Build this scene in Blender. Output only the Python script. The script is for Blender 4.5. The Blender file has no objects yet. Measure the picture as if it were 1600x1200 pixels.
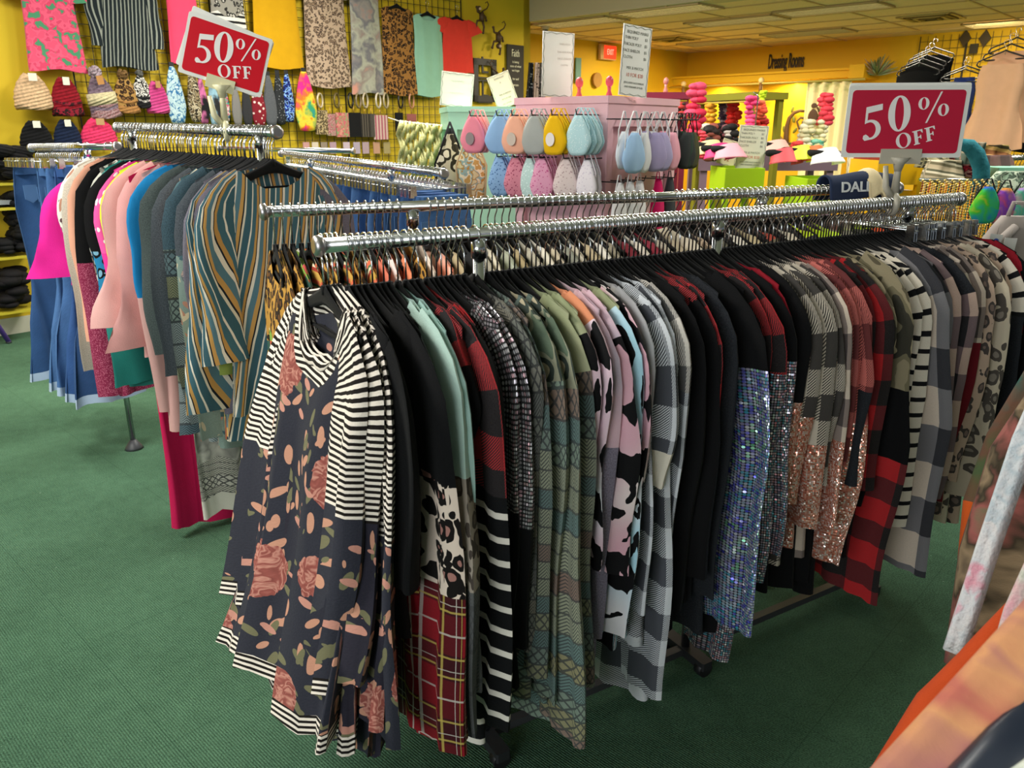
import bpy, math, random
import numpy as np
from mathutils import Vector, Matrix
PI = math.pi
random.seed(7)
rng = np.random.RandomState(7)
C = bpy.context.scene.collection
S = bpy.context.scene

# ------------------------------------------------------------------ camera
H = 1.56; FPX = 1230.0; PITCH = math.radians(18.0); ROLL = math.radians(0.0)
cd = bpy.data.cameras.new('camera'); cam = bpy.data.objects.new('camera', cd); C.objects.link(cam)
cd.sensor_fit = 'HORIZONTAL'; cd.sensor_width = 36; cd.lens = FPX / 1600 * 36
cd.clip_start = 0.02; cd.clip_end = 60
CM = Matrix.Translation((0, 0, H)) @ Matrix.Rotation(PI / 2 - PITCH, 4, 'X') @ Matrix.Rotation(ROLL, 4, 'Z')
cam.matrix_world = CM
cd.dof.use_dof = True; cd.dof.focus_distance = 2.3; cd.dof.aperture_fstop = 9.0
S.camera = cam
CR = np.array(CM.to_3x3())
def ray(px, py):
    return CR @ np.array([(px - 800) / FPX, (600 - py) / FPX, -1.0])
def at_h(px, py, h):                       # the point of that line of sight at height h
    d = ray(px, py); t = (h - H) / d[2]; return np.array([d[0] * t, d[1] * t, h])
def at_y(px, py, Y):                       # ... at distance Y in front of the camera
    d = ray(px, py); t = Y / d[1]; return np.array([d[0] * t, Y, H + d[2] * t])
def on_line(px, P, D):                     # where the vertical plane of a column px (near row 300) meets a plan line
    d = ray(px, 300); a = np.array([[d[0], -D[0]], [d[1], -D[1]]]); t = np.linalg.solve(a, np.array(P[:2]))
    return np.array([d[0] * t[0], d[1] * t[0]]), t[1]
def proj(p):
    q = CR.T @ (np.array(p, float) - np.array([0, 0, H])); return 800 + FPX * q[0] / -q[2], 600 - FPX * q[1] / -q[2]
AZ = math.radians(43.5)
RD = np.array([math.sin(AZ), math.cos(AZ), 0.0])        # away to the right
LD = np.array([-math.cos(AZ), math.sin(AZ), 0.0])       # away to the left
ANG_R = math.atan2(RD[1], RD[0]); ANG_L = math.atan2(LD[1], LD[0])
UP = np.array([0, 0, 1.0])

# ------------------------------------------------------------------ light and exposure
S.view_settings.view_transform = 'Standard'; S.view_settings.look = 'None'
S.view_settings.gamma = 1; S.view_settings.use_curve_mapping = False; S.view_settings.exposure = 0.0
w = bpy.data.worlds.new('world'); S.world = w; w.use_nodes = True
bg = w.node_tree.nodes['Background']; bg.inputs[0].default_value = (0.80, 0.90, 1.0, 1); bg.inputs[1].default_value = 0.17
def area(name, loc, rot, size, energy, col=(1, 1, 1), sy=None):
    l = bpy.data.lights.new(name, 'AREA'); l.energy = energy; l.color = col; l.size = size
    if sy: l.shape = 'RECTANGLE'; l.size_y = sy
    o = bpy.data.objects.new(name, l); o.location = loc; o.rotation_euler = rot; C.objects.link(o); return o
area('shop_window_daylight', (-2.7, -2.8, 2.0), (math.radians(72), 0, math.radians(-25)), 3.4, 125, (0.94, 0.97, 1.0), 1.8)
for i, (x, y, e) in enumerate([(-2.5, 1.5, 95), (-0.3, 4.7, 85), (-3.2, 4.4, 75), (-1.0, 6.4, 110), (2.7, 3.7, 80), (-3.4, 1.6, 60), (-4.6, 6.4, 70)]):
    area('ceiling_tube_light', (x, y, 3.28), (0, 0, ANG_L), 1.2, e, (1.0, 0.97, 0.90), 0.5)
for i, (x, y, e) in enumerate([(1.8, 9.2, 120), (4.2, 8.6, 120), (6.6, 7.0, 90), (2.6, 12.0, 110)]):
    area('far_ceiling_tube_light', (x, y, 2.74), (0, 0, ANG_L), 1.2, e, (1.0, 0.90, 0.70), 0.5)

# ------------------------------------------------------------------ node helpers
class NT:
    def __init__(s, name):
        s.m = bpy.data.materials.new(name); s.m.use_nodes = True; s.t = s.m.node_tree; s.n = s.t.nodes; s.l = s.t.links
        s.b = s.n['Principled BSDF']; s._uv = None
    def put(s, sock, v):
        if v is None: return
        if isinstance(v, bpy.types.NodeSocket): s.l.new(v, sock)
        elif isinstance(v, (tuple, list)): sock.default_value = tuple(v) + ((1,) if len(v) == 3 and len(sock.default_value) == 4 else ())
        else: sock.default_value = v
    def uv(s):
        if s._uv is None: s._uv = s.n.new('ShaderNodeTexCoord').outputs['UV']
        return s._uv
    def obj(s): return s.n.new('ShaderNodeTexCoord').outputs['Object']
    def sep(s, v=None):
        x = s.n.new('ShaderNodeSeparateXYZ'); s.put(x.inputs[0], v if v is not None else s.uv()); return x.outputs[0], x.outputs[1], x.outputs[2]
    def comb(s, x, y, z=0.0):
        c = s.n.new('ShaderNodeCombineXYZ'); s.put(c.inputs[0], x); s.put(c.inputs[1], y); s.put(c.inputs[2], z); return c.outputs[0]
    def ma(s, op, a, b=None, c=None, clamp=False):
        x = s.n.new('ShaderNodeMath'); x.operation = op; x.use_clamp = clamp
        s.put(x.inputs[0], a); s.put(x.inputs[1], b); s.put(x.inputs[2], c); return x.outputs[0]
    def vm(s, op, a, b=None, sc=None):
        x = s.n.new('ShaderNodeVectorMath'); x.operation = op; s.put(x.inputs[0], a); s.put(x.inputs[1], b)
        if sc is not None: s.put(x.inputs['Scale'], sc)
        return x.outputs[0]
    def mix(s, f, a, b):
        x = s.n.new('ShaderNodeMix'); x.data_type = 'RGBA'; s.put(x.inputs[0], f); s.put(x.inputs[6], a); s.put(x.inputs[7], b); return x.outputs[2]
    def noise(s, sc, v=None, det=2.0, col=False, dist=0.0):
        x = s.n.new('ShaderNodeTexNoise'); s.put(x.inputs['Vector'], v if v is not None else s.uv()); s.put(x.inputs['Scale'], sc)
        x.inputs['Detail'].default_value = det; x.inputs['Distortion'].default_value = dist
        return x.outputs['Color'] if col else x.outputs['Fac']
    def vor(s, sc, v=None, out='Distance', feat='F1', rand=1.0):
        x = s.n.new('ShaderNodeTexVoronoi'); x.feature = feat; s.put(x.inputs['Vector'], v if v is not None else s.uv()); s.put(x.inputs['Scale'], sc)
        x.inputs['Randomness'].default_value = rand; return x.outputs[out]
    def white(s, v, col=False):
        x = s.n.new('ShaderNodeTexWhiteNoise'); s.put(x.inputs['Vector'], v); return x.outputs['Color' if col else 'Value']
    def gt(s, a, b): return s.ma('GREATER_THAN', a, b)
    def lt(s, a, b): return s.ma('LESS_THAN', a, b)
    def warp(s, v=None, sc=6.0, amt=0.02):
        v = v if v is not None else s.uv()
        n = s.vm('SUBTRACT', s.noise(sc, v, 2, True), (0.5, 0.5, 0.5)); return s.vm('ADD', v, s.vm('SCALE', n, None, amt * 2))
    def ramp(s, f, stops, const=True):
        x = s.n.new('ShaderNodeValToRGB'); r = x.color_ramp; r.interpolation = 'CONSTANT' if const else 'LINEAR'
        while len(r.elements) < len(stops): r.elements.new(0.5)
        for e, (p, c) in zip(r.elements, stops): e.position = p; e.color = tuple(c) + (1,)
        s.put(x.inputs[0], f); return x.outputs[0]
    def fin(s, col, rough=0.85, metal=0.0, bump=None, bs=0.2, sheen=0.0, normal=None):
        s.put(s.b.inputs['Base Color'], col); s.put(s.b.inputs['Roughness'], rough); s.put(s.b.inputs['Metallic'], metal)
        if sheen: s.b.inputs['Sheen Weight'].default_value = sheen * .3
        if isinstance(rough, float) and rough > .75: s.b.inputs['Specular IOR Level'].default_value = .2
        if bump is not None:
            x = s.n.new('ShaderNodeBump'); x.inputs['Strength'].default_value = bs; x.inputs['Distance'].default_value = 0.004
            s.put(x.inputs['Height'], bump); s.l.new(x.outputs[0], s.b.inputs['Normal'])
        if normal is not None: s.l.new(normal, s.b.inputs['Normal'])
        return s.m
def lin(h):                                  # sRGB hex to linear
    h = h.lstrip('#'); v = [int(h[i:i + 2], 16) / 255 for i in (0, 2, 4)]
    return tuple(x / 12.92 if x <= 0.04045 else ((x + 0.055) / 1.055) ** 2.4 for x in v)
_mc = {}
def cached(f):
    def g(*a, **k):
        key = (f.__name__, a, tuple(sorted(k.items())))
        if key not in _mc: _mc[key] = f(*a, **k)
        return _mc[key]
    return g

# ------------------------------------------------------------------ plain materials
@cached
def plain(col, rough=0.6, metal=0.0):
    n = NT('surface'); c = lin(col); nz = n.noise(9.0, n.obj(), 3)
    return n.fin(n.mix(nz, tuple(x * 0.92 for x in c), tuple(min(1, x * 1.06) for x in c)), rough, metal)
@cached
def chrome(r=0.12, c='d6d8da'):
    n = NT('chrome'); nz = n.noise(40.0, n.obj(), 2)
    return n.fin(lin(c), n.ma('MULTIPLY_ADD', nz, 0.1, r), 1.0)
@cached
def glow(col, strength):
    n = NT('lamp'); n.put(n.b.inputs['Base Color'], lin(col)); n.put(n.b.inputs['Emission Color'], lin(col)); n.b.inputs['Emission Strength'].default_value = strength; return n.m
@cached
def velvet():
    n = NT('black_velvet'); nz = n.noise(900.0, n.obj(), 1)
    return n.fin(lin('0a0a0b'), 0.85, 0, nz, 0.3, 0.15)

# ------------------------------------------------------------------ cloth materials (uv in metres)
@cached
def solid(col, rough=0.85, var=0.12, sheen=0.1):
    n = NT('cloth_solid'); c = lin(col); nz = n.noise(14.0, None, 4); wv = n.noise(420.0, None, 1)
    f = n.ma('ADD', n.ma('MULTIPLY', nz, 0.7), n.ma('MULTIPLY', wv, 0.3))
    return n.fin(n.mix(f, tuple(x * (1 - var) for x in c), tuple(min(1, x * (1 + var)) for x in c)), rough, 0, wv, 0.25, sheen)
@cached
def heather(a, b, sc=260.0, rough=0.9):
    n = NT('cloth_heather'); nz = n.noise(sc, None, 2); return n.fin(n.mix(n.ma('MULTIPLY_ADD', nz, 3.0, -1.0, True), lin(a), lin(b)), rough, 0, nz, 0.3, 0.1)
@cached
def stripes(a, b, per=0.018, duty=0.5, ang=90.0, wig=0.002, rough=0.85):
    n = NT('cloth_stripes'); x, y, z = n.sep(n.warp(None, 7.0, wig)); t = math.radians(ang)
    p = n.ma('ADD', n.ma('MULTIPLY', x, math.cos(t)), n.ma('MULTIPLY', y, math.sin(t)))
    f = n.lt(n.ma('FRACT', n.ma('DIVIDE', p, per)), duty); rib = n.noise(300.0, None, 1)
    return n.fin(n.mix(f, lin(a), lin(b)), rough, 0, rib, 0.25, 0.05)
@cached
def multistripe(cols, per=0.12, ang=0.0, wig=0.004):
    n = NT('cloth_multistripe'); x, y, z = n.sep(n.warp(None, 5.0, wig)); t = math.radians(ang)
    p = n.ma('ADD', n.ma('MULTIPLY', x, math.cos(t)), n.ma('MULTIPLY', y, math.sin(t)))
    f = n.ma('FRACT', n.ma('DIVIDE', p, per)); tot = sum(q for c, q in cols); st = []; a = 0.0
    for c, q in cols: st.append((a / tot, lin(c))); a += q
    return n.fin(n.ramp(f, st), 0.8, 0, n.noise(380.0, None, 1), 0.2, 0.05)
@cached
def check(a, b, c, per=0.16, hatch=0.0, hang=45.0):
    n = NT('cloth_check'); x, y, z = n.sep(n.warp(None, 5.0, 0.003))
    fu = n.lt(n.ma('FRACT', n.ma('DIVIDE', x, per)), 0.5); fv = n.lt(n.ma('FRACT', n.ma('DIVIDE', y, per)), 0.5)
    sm = n.ma('ADD', fu, fv); mid = lin(b)
    if hatch:
        hp = n.lt(n.ma('FRACT', n.ma('DIVIDE', n.ma('ADD', x, y), hatch)), 0.5); mid = n.mix(hp, lin(a), lin(c))
    col = n.mix(n.gt(sm, 1.5), n.mix(n.gt(sm, 0.5), lin(a), mid), lin(c)); nz = n.noise(320.0, None, 2)
    col = n.mix(n.ma('MULTIPLY', nz, 0.25), col, (0.1, 0.1, 0.1))
    return n.fin(col, 0.92, 0, nz, 0.35, 0.1)
@cached
def leopard(base, spot, inner, sc=26.0, lo=0.30, hi=0.52):
    n = NT('cloth_leopard'); wv = n.warp(None, sc * 0.8, 0.35 / sc); d = n.vor(sc, wv); r = n.vor(sc, wv, 'Color'); rr, _, _ = n.sep(r)
    br = n.noise(sc * 1.3, None, 1); hi_ = n.ma('MULTIPLY_ADD', br, 0.35, hi - 0.17)
    ring = n.ma('MULTIPLY', n.lt(d, hi_), n.gt(d, n.ma('MULTIPLY', lo, 1.0))); core = n.lt(d, lo)
    col = n.mix(ring, lin(base), lin(spot)); col = n.mix(core, col, lin(inner))
    return n.fin(col, 0.85, 0, n.noise(400.0, None, 1), 0.2, 0.05)
@cached
def cow(base, base2, spot, sc=9.0, th=0.53):
    n = NT('cloth_cow'); v = n.warp(None, sc * 1.5, 0.4 / sc); f = n.gt(n.noise(sc, v, 0.6), th)
    big = n.ma('MULTIPLY_ADD', n.noise(3.0, None, 1), 6.0, -2.5, True)
    return n.fin(n.mix(f, n.mix(big, lin(base), lin(base2)), lin(spot)), 0.8, 0, n.noise(400.0, None, 1), 0.15, 0.05)
@cached
def camo(cols, sc=10.0):
    n = NT('cloth_camo'); v = n.warp(None, 18.0, 0.02); f = n.noise(sc, v, 1.5); k = len(cols)
    return n.fin(n.ramp(f, [(0.0 if i == 0 else 0.34 + 0.32 * i / k, lin(c)) for i, c in enumerate(cols)]), 0.85, 0, n.noise(400.0, None, 1), 0.2, 0.05)
@cached
def tiedye(cols, sc=5.0, wig=0.08):
    n = NT('cloth_tie_dye'); v = n.warp(None, 8.0, wig); f = n.noise(sc, v, 3); k = len(cols)
    return n.fin(n.ramp(f, [(0.28 + 0.44 * i / max(1, k - 1), lin(c)) for i, c in enumerate(cols)], False), 0.85, 0, n.noise(400.0, None, 1), 0.2, 0.05)
@cached
def floral(base, rose='945048', rose2='c08878', leaf='6f6c50', cream='c08c74', sc=5.0, seed=0.0):
    n = NT('cloth_floral'); uv = n.vm('ADD', n.uv(), (seed, seed * 0.7, 0)); bn = n.noise(240.0, uv, 2)
    bcol = n.mix(n.ma('MULTIPLY', bn, 0.5), lin(base), tuple(min(1, c * 1.9 + 0.01) for c in lin(base)))
    # roses
    wv = n.warp(uv, 12.0, 0.012); d = n.vor(sc, wv, rand=0.85); rc, _, _ = n.sep(n.vor(sc, wv, 'Color', rand=0.85))
    pet = n.noise(38.0, n.warp(uv, 14.0, 0.05), 2); on = n.gt(rc, 0.30)
    rm = n.ma('MULTIPLY', n.lt(d, n.ma('MULTIPLY_ADD', pet, 0.12, 0.26)), on)
    rcol = n.ramp(n.ma('FRACT', n.ma('MULTIPLY_ADD', pet, 4.5, d)), [(0.0, tuple(c * 0.75 for c in lin(rose))), (0.35, lin(rose)), (0.7, lin(rose2)), (1.0, lin(rose))], False)
    # leaves: stretched cells in two directions
    def leaves(ang, off, th, col):
        x, y, z = n.sep(uv); c_, s_ = math.cos(ang), math.sin(ang)
        a = n.ma('ADD', n.ma('MULTIPLY', x, c_), n.ma('MULTIPLY', y, s_)); b = n.ma('ADD', n.ma('MULTIPLY', x, -s_), n.ma('MULTIPLY', y, c_))
        v = n.comb(n.ma('MULTIPLY', a, 0.40), b, off); dd = n.vor(34.0, v); q, _, _ = n.sep(n.vor(34.0, v, 'Color'))
        return n.ma('MULTIPLY', n.ma('MULTIPLY', n.lt(dd, 0.30), n.gt(q, th)), n.lt(d, 0.75)), col
    col = bcol
    for m, c in (leaves(0.6, 0.0, 0.52, leaf), leaves(-0.7, 3.0, 0.50, cream), leaves(1.5, 7.0, 0.58, cream), leaves(-1.2, 11.0, 0.62, leaf), leaves(0.2, 17.0, 0.60, rose2)):
        col = n.mix(m, col, lin(c))
    col = n.mix(rm, col, rcol)
    return n.fin(col, 0.9, 0, bn, 0.2, 0.1)
@cached
def aztec(cols, dark='3c3d40', per=0.17):
    n = NT('cloth_aztec'); x, y, z = n.sep(n.warp(None, 6.0, 0.004)); w_ = n.ma('DIVIDE', y, per); row = n.ma('FLOOR', n.ma('MULTIPLY', w_, 4.0)); 
    r = n.white(n.comb(row, 1.3, 0)); k = len(cols); base = n.ramp(r, [(i / k, lin(c)) for i, c in enumerate(cols)])
    base = n.mix(n.ma('MULTIPLY', n.noise(7.0, None, 2), 0.55), base, lin(cols[0]))
    tri = n.ma('PINGPONG', x, 0.022); vv = n.ma('FRACT', n.ma('MULTIPLY', w_, 2.0))
    zig = n.lt(n.ma('FRACT', n.ma('MULTIPLY', n.ma('ADD', n.ma('MULTIPLY', tri, 1.0), n.ma('MULTIPLY', y, 1.0)), 120.0)), 0.40)
    dia = n.lt(n.ma('ABSOLUTE', n.ma('SUBTRACT', n.ma('ADD', n.ma('PINGPONG', x, 0.013), n.ma('PINGPONG', y, 0.013)), 0.013)), 0.0032)
    pick = n.gt(r, 0.45); pat = n.ma('ADD', n.ma('MULTIPLY', zig, pick), n.ma('MULTIPLY', dia, n.ma('SUBTRACT', 1.0, pick)))
    line = n.lt(n.ma('FRACT', n.ma('MULTIPLY', w_, 4.0)), 0.10)
    col = n.mix(n.ma('MULTIPLY', n.ma('MAXIMUM', pat, line), 0.85), base, lin(dark)); nz = n.noise(300.0, None, 2)
    return n.fin(n.mix(n.ma('MULTIPLY', nz, 0.3), col, lin(dark)), 0.92, 0, nz, 0.3, 0.1)
@cached
def tartan(base='8c1420', dark='1b1016', l1='c9b25a', l2='cfc7bd'):
    n = NT('cloth_tartan'); x, y, z = n.sep(n.warp(None, 5.0, 0.002)); col = lin(base)
    for ax, per, off in ((x, 0.13, 0.0), (y, 0.15, 0.02)):
        f = n.ma('FRACT', n.ma('DIVIDE', n.ma('ADD', ax, off), per))
        col = n.mix(n.ma('MULTIPLY', n.ma('MULTIPLY', n.gt(f, 0.55), n.lt(f, 0.95)), 0.62), col, lin(dark))
    for ax, per, off in ((x, 0.13, 0.0), (y, 0.15, 0.02)):
        f = n.ma('FRACT', n.ma('DIVIDE', n.ma('ADD', ax, off), per))
        for c0, wd, cc in ((0.60, 0.03, l1), (0.90, 0.03, l1), (0.25, 0.03, l2), (0.70, 0.015, l2)):
            col = n.mix(n.ma('MULTIPLY', n.lt(n.ma('ABSOLUTE', n.ma('SUBTRACT', f, c0)), wd / 2), 0.7), col, lin(cc))
    return n.fin(col, 0.88, 0, n.noise(420.0, None, 1), 0.3, 0.1)
@cached
def sequin(cols, cell=0.0058, gap='08080a', irid=False, jit=0.55, dot=0.46):
    n = NT('cloth_sequin'); x, y, z = n.sep(); gx = n.ma('DIVIDE', x, cell); gy = n.ma('DIVIDE', y, cell)
    idv = n.comb(n.ma('FLOOR', gx), n.ma('FLOOR', gy)); fx = n.ma('SUBTRACT', n.ma('FRACT', gx), 0.5); fy = n.ma('SUBTRACT', n.ma('FRACT', gy), 0.5)
    rad = n.ma('SQRT', n.ma('ADD', n.ma('MULTIPLY', fx, fx), n.ma('MULTIPLY', fy, fy))); m = n.lt(rad, dot)
    r = n.white(idv); k = len(cols)
    if irid:
        big = n.ma('ADD', n.noise(6.0, None, 2), n.ma('MULTIPLY', r, 0.25)); col = n.ramp(n.ma('MULTIPLY_ADD', big, 1.6, -0.45, True), [(i / (k - 1), lin(c)) for i, c in enumerate(cols)], False)
    else: col = n.ramp(r, [(i / k, lin(c)) for i, c in enumerate(cols)])
    g = n.n.new('ShaderNodeNewGeometry').outputs['Normal']; rv = n.vm('SUBTRACT', n.white(idv, True), (0.5, 0.5, 0.5))
    nr = n.vm('NORMALIZE', n.vm('ADD', g, n.vm('SCALE', rv, None, jit)))
    return n.fin(n.mix(m, lin(gap), col), n.mix(m, (0.8, 0.8, 0.8), (0.25, 0.25, 0.25)), n.ma('MULTIPLY', m, 0.6), normal=nr)
@cached
def denim(col='3d5f8c'):
    n = NT('cloth_denim'); x, y, z = n.sep(); c = lin(col); big = n.noise(4.0, None, 3); tw = n.noise(500.0, n.comb(n.ma('ADD', x, n.ma('MULTIPLY', y, 0.7)), n.ma('MULTIPLY', y, 0.1)), 1)
    f = n.ma('ADD', n.ma('MULTIPLY', big, 1.1), n.ma('MULTIPLY_ADD', tw, 0.5, -0.3))
    return n.fin(n.mix(f, tuple(v * 0.55 for v in c), tuple(min(1, v * 1.6) for v in c)), 0.85, 0, tw, 0.3)
@cached
def specks(base, dot, sc=60.0, th=0.22, rough=0.8):
    n = NT('cloth_specks'); d = n.vor(sc); return n.fin(n.mix(n.lt(d, th), lin(base), lin(dot)), rough, 0, n.noise(400.0, None, 1), 0.2)

# ------------------------------------------------------------------ object helpers
def mesh_obj(name, V, F, mats, parent=None, mi=None, uvs=None, smooth=True, loc=None):
    me = bpy.data.meshes.new(name); me.from_pydata([tuple(map(float, v)) for v in V], [], [tuple(int(i) for i in f) for f in F])
    if not isinstance(mats, (list, tuple)): mats = [mats]
    for m in mats: me.materials.append(m)
    if mi is not None: me.polygons.foreach_set('material_index', np.array(mi, np.int32))
    if smooth is True: me.polygons.foreach_set('use_smooth', np.ones(len(me.polygons), bool))
    elif smooth is not False: me.polygons.foreach_set('use_smooth', np.array(smooth, bool))
    if uvs is not None:
        ul = me.uv_layers.new(name='UVMap'); li = np.zeros(len(me.loops), np.int32); me.loops.foreach_get('vertex_index', li)
        ul.data.foreach_set('uv', np.array(uvs, np.float32)[li].ravel())
    o = bpy.data.objects.new(name, me); C.objects.link(o)
    if parent is not None: o.parent = parent
    if loc is not None: o.location = loc
    return o
class MB:
    def __init__(s): s.V = []; s.F = []; s.M = []; s.S = []; s.m = 0
    def add(s, V, F, sm=False):
        b = len(s.V); s.V += [np.array(v, float) for v in V]; s.F += [tuple(i + b for i in f) for f in F]; s.M += [s.m] * len(F); s.S += [sm] * len(F); return s
    def box(s, a, b, rot=0.0, c=None, bev=0.0):
        x0, y0, z0 = a; x1, y1, z1 = b; k = min(bev, (x1 - x0) / 2.1, (y1 - y0) / 2.1)
        if k > 0: P = [(x0 + k, y0), (x1 - k, y0), (x1, y0 + k), (x1, y1 - k), (x1 - k, y1), (x0 + k, y1), (x0, y1 - k), (x0, y0 + k)]
        else: P = [(x0, y0), (x1, y0), (x1, y1), (x0, y1)]
        return s.prism(P, z0, z1)
    def prism(s, P, z0, z1):
        n = len(P); V = [(x, y, z0) for x, y in P] + [(x, y, z1) for x, y in P]
        return s.add(V, [tuple(range(n))[::-1], tuple(range(n, 2 * n))] + [(i, (i + 1) % n, n + (i + 1) % n, n + i) for i in range(n)])
    def slab(s, P, t0, t1):                   # outline in x,z; thickness in y
        n = len(P); V = [(x, t0, z) for x, z in P] + [(x, t1, z) for x, z in P]
        return s.add(V, [tuple(range(n)), tuple(range(n, 2 * n))[::-1]] + [(i, n + i, n + (i + 1) % n, (i + 1) % n) for i in range(n)])
    def tube(s, pts, r, n=8, cap=True):
        pts = [np.array(p, float) for p in pts]; rs = r if isinstance(r, (list, tuple, np.ndarray)) else [r] * len(pts); V = []; F = []; pn = None
        for i, p in enumerate(pts):
            t = pts[min(i + 1, len(pts) - 1)] - pts[max(i - 1, 0)]; t /= (np.linalg.norm(t) + 1e-12)
            if pn is None:
                a = np.array([0, 0, 1.0]) if abs(t[2]) < 0.9 else np.array([1.0, 0, 0]); u = np.cross(t, a)
            else: u = pn - t * np.dot(pn, t)
            u /= np.linalg.norm(u); pn = u; v = np.cross(t, u)
            V += [p + rs[i] * (math.cos(2 * PI * k / n) * u + math.sin(2 * PI * k / n) * v) for k in range(n)]
        for i in range(len(pts) - 1):
            for k in range(n): F.append((i * n + k, i * n + (k + 1) % n, (i + 1) * n + (k + 1) % n, (i + 1) * n + k))
        s.add(V, F, True)
        if cap:
            b = len(s.V) - len(V); s.F += [tuple(b + k for k in range(n))[::-1], tuple(b + (len(pts) - 1) * n + k for k in range(n))]; s.M += [s.m] * 2; s.S += [False] * 2
        return s
    def ball(s, c, r, n=12, m=8, sq=(1, 1, 1)):
        V = [(c[0], c[1], c[2] + r * sq[2])]; F = []
        for j in range(1, m):
            a = PI * j / m
            for i in range(n): V.append((c[0] + r * sq[0] * math.sin(a) * math.cos(2 * PI * i / n), c[1] + r * sq[1] * math.sin(a) * math.sin(2 * PI * i / n), c[2] + r * sq[2] * math.cos(a)))
        V.append((c[0], c[1], c[2] - r * sq[2]))
        for i in range(n):
            F.append((0, 1 + i, 1 + (i + 1) % n)); F.append((len(V) - 1, 1 + (m - 2) * n + (i + 1) % n, 1 + (m - 2) * n + i))
            for j in range(m - 2): F.append((1 + j * n + i, 1 + (j + 1) * n + i, 1 + (j + 1) * n + (i + 1) % n, 1 + j * n + (i + 1) % n))
        return s.add(V, F, True)
    def build(s, name, mats, parent=None, loc=None, uvs=None):
        return mesh_obj(name, s.V, s.F, mats, parent, s.M, uvs, s.S, loc)
def planar_uv(o, ax=0, az=2):
    me = o.data; ul = me.uv_layers.new(name='UVMap'); li = np.zeros(len(me.loops), np.int32); me.loops.foreach_get('vertex_index', li)
    co = np.zeros(len(me.vertices) * 3, np.float32); me.vertices.foreach_get('co', co); co = co.reshape(-1, 3); ul.data.foreach_set('uv', co[li][:, [ax, az]].ravel()); return o
def thing(name, label, cat, loc=(0, 0, 0), rz=0.0, group=None):
    o = bpy.data.objects.new(name, None); C.objects.link(o); o.location = loc; o.rotation_euler = (0, 0, rz); o.empty_display_size = 0.05
    o['label'] = label; o['category'] = cat
    if group: o['group'] = group
    return o
def tag(o, label, cat, group=None, loc=None, rz=None, kind=None):
    o['label'] = label; o['category'] = cat
    if group: o['group'] = group
    if kind: o['kind'] = kind
    if loc is not None: o.location = loc
    if rz is not None: o.rotation_euler = (0, 0, rz)
    return o
def struct(o): o['kind'] = 'structure'; return o
def copy_tree(o, parent=None, **kw):
    c = o.copy(); C.objects.link(c); c.parent = parent
    for ch in list(o.children): copy_tree(ch, c)
    for k, v in kw.items():
        if k == 'loc': c.location = v
        elif k == 'rz': c.rotation_euler = (0, 0, v)
        else: c[k] = v
    return c

# ------------------------------------------------------------------ the room
CEIL = 2.80
WP0 = at_h(10, 523, 0.0); WP0[2] = 0                     # left wall passes this point of the floor
cor, tc = on_line(827, WP0, RD); WL0 = WP0 - RD * 6.5; WL1 = np.array([cor[0], cor[1], 0])
FC = at_h(1075, 83, CEIL); FC[2] = 0                     # far corner of the dressing room wall
FE = at_h(1444, 54, CEIL); FE[2] = 0
DW = (FE - FC) / np.linalg.norm(FE - FC); ANG_D = math.atan2(DW[1], DW[0])   # direction of the dressing room wall, coming nearer to the right
print('corner', cor, 'far corner', FC, 'end', FE, 'dirs', math.degrees(ANG_D), math.degrees(ANG_L) - 180)
@cached
def paint(col, rough=0.75):
    n = NT('wall_paint'); c = lin(col); nz = n.noise(1.3, n.obj(), 4); st = n.noise(160.0, n.obj(), 2)
    return n.fin(n.mix(nz, tuple(x * 0.93 for x in c), tuple(min(1, x * 1.05) for x in c)), rough, 0, st, 0.06)
def carpet_mat():
    n = NT('green_carpet'); o = n.obj(); x, y, z = n.sep(o); f1 = n.noise(210.0, o, 3); f2 = n.noise(22.0, o, 4); f3 = n.noise(1.4, o, 3)
    rib = n.ma('SINE', n.ma('MULTIPLY', n.ma('ADD', n.ma('MULTIPLY', x, RD[0]), n.ma('MULTIPLY', y, RD[1])), 900.0))
    h = n.ma('ADD', f1, n.ma('MULTIPLY', rib, 0.25)); f = n.ma('ADD', n.ma('ADD', n.ma('MULTIPLY', f1, 1.5), n.ma('MULTIPLY', f2, 0.3)), n.ma('MULTIPLY_ADD', f3, 0.7, -0.80))
    col = n.mix(f, lin('1d3a2a'), lin('60876a')); lint = n.gt(n.noise(95.0, o, 1), 0.80)
    tl = 0.61; seam = n.ma('MAXIMUM', n.lt(n.ma('FRACT', n.ma('DIVIDE', n.ma('ADD', n.ma('MULTIPLY', x, RD[0]), n.ma('MULTIPLY', y, RD[1])), tl)), 0.005), n.lt(n.ma('FRACT', n.ma('DIVIDE', n.ma('ADD', n.ma('MULTIPLY', x, LD[0]), n.ma('MULTIPLY', y, LD[1])), tl)), 0.005))
    col = n.mix(n.ma('MULTIPLY', seam, 0.35), col, lin('1a3a2a')); col = n.mix(n.ma('MULTIPLY', lint, 0.6), col, lin('b9d6bd'))
    return n.fin(col, 0.95, 0, h, 0.7)
def quad_wall(name, a, b, z0, z1, m, th=0.12, out=1):
    d = (b - a) / np.linalg.norm(b - a); nrm = np.cross(d, UP) * out; P = [a[:2], b[:2], (b + nrm * th)[:2], (a + nrm * th)[:2]]
    o = MB().prism([tuple(p) for p in P], z0, z1); return struct(o.build(name, m))
YEL = paint('c9ab17'); YEL2 = paint('d9a90c')
fl = MB().box((-9, -3.2, -0.06), (13, 18, 0.0)).build('floor', carpet_mat()); struct(fl)
quad_wall('wall_left', WL0, WL1, 0, 3.6, YEL, out=-1)
quad_wall('wall_back', WL1, WL1 + LD * 3.5, 0, 3.6, YEL, out=-1)
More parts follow.
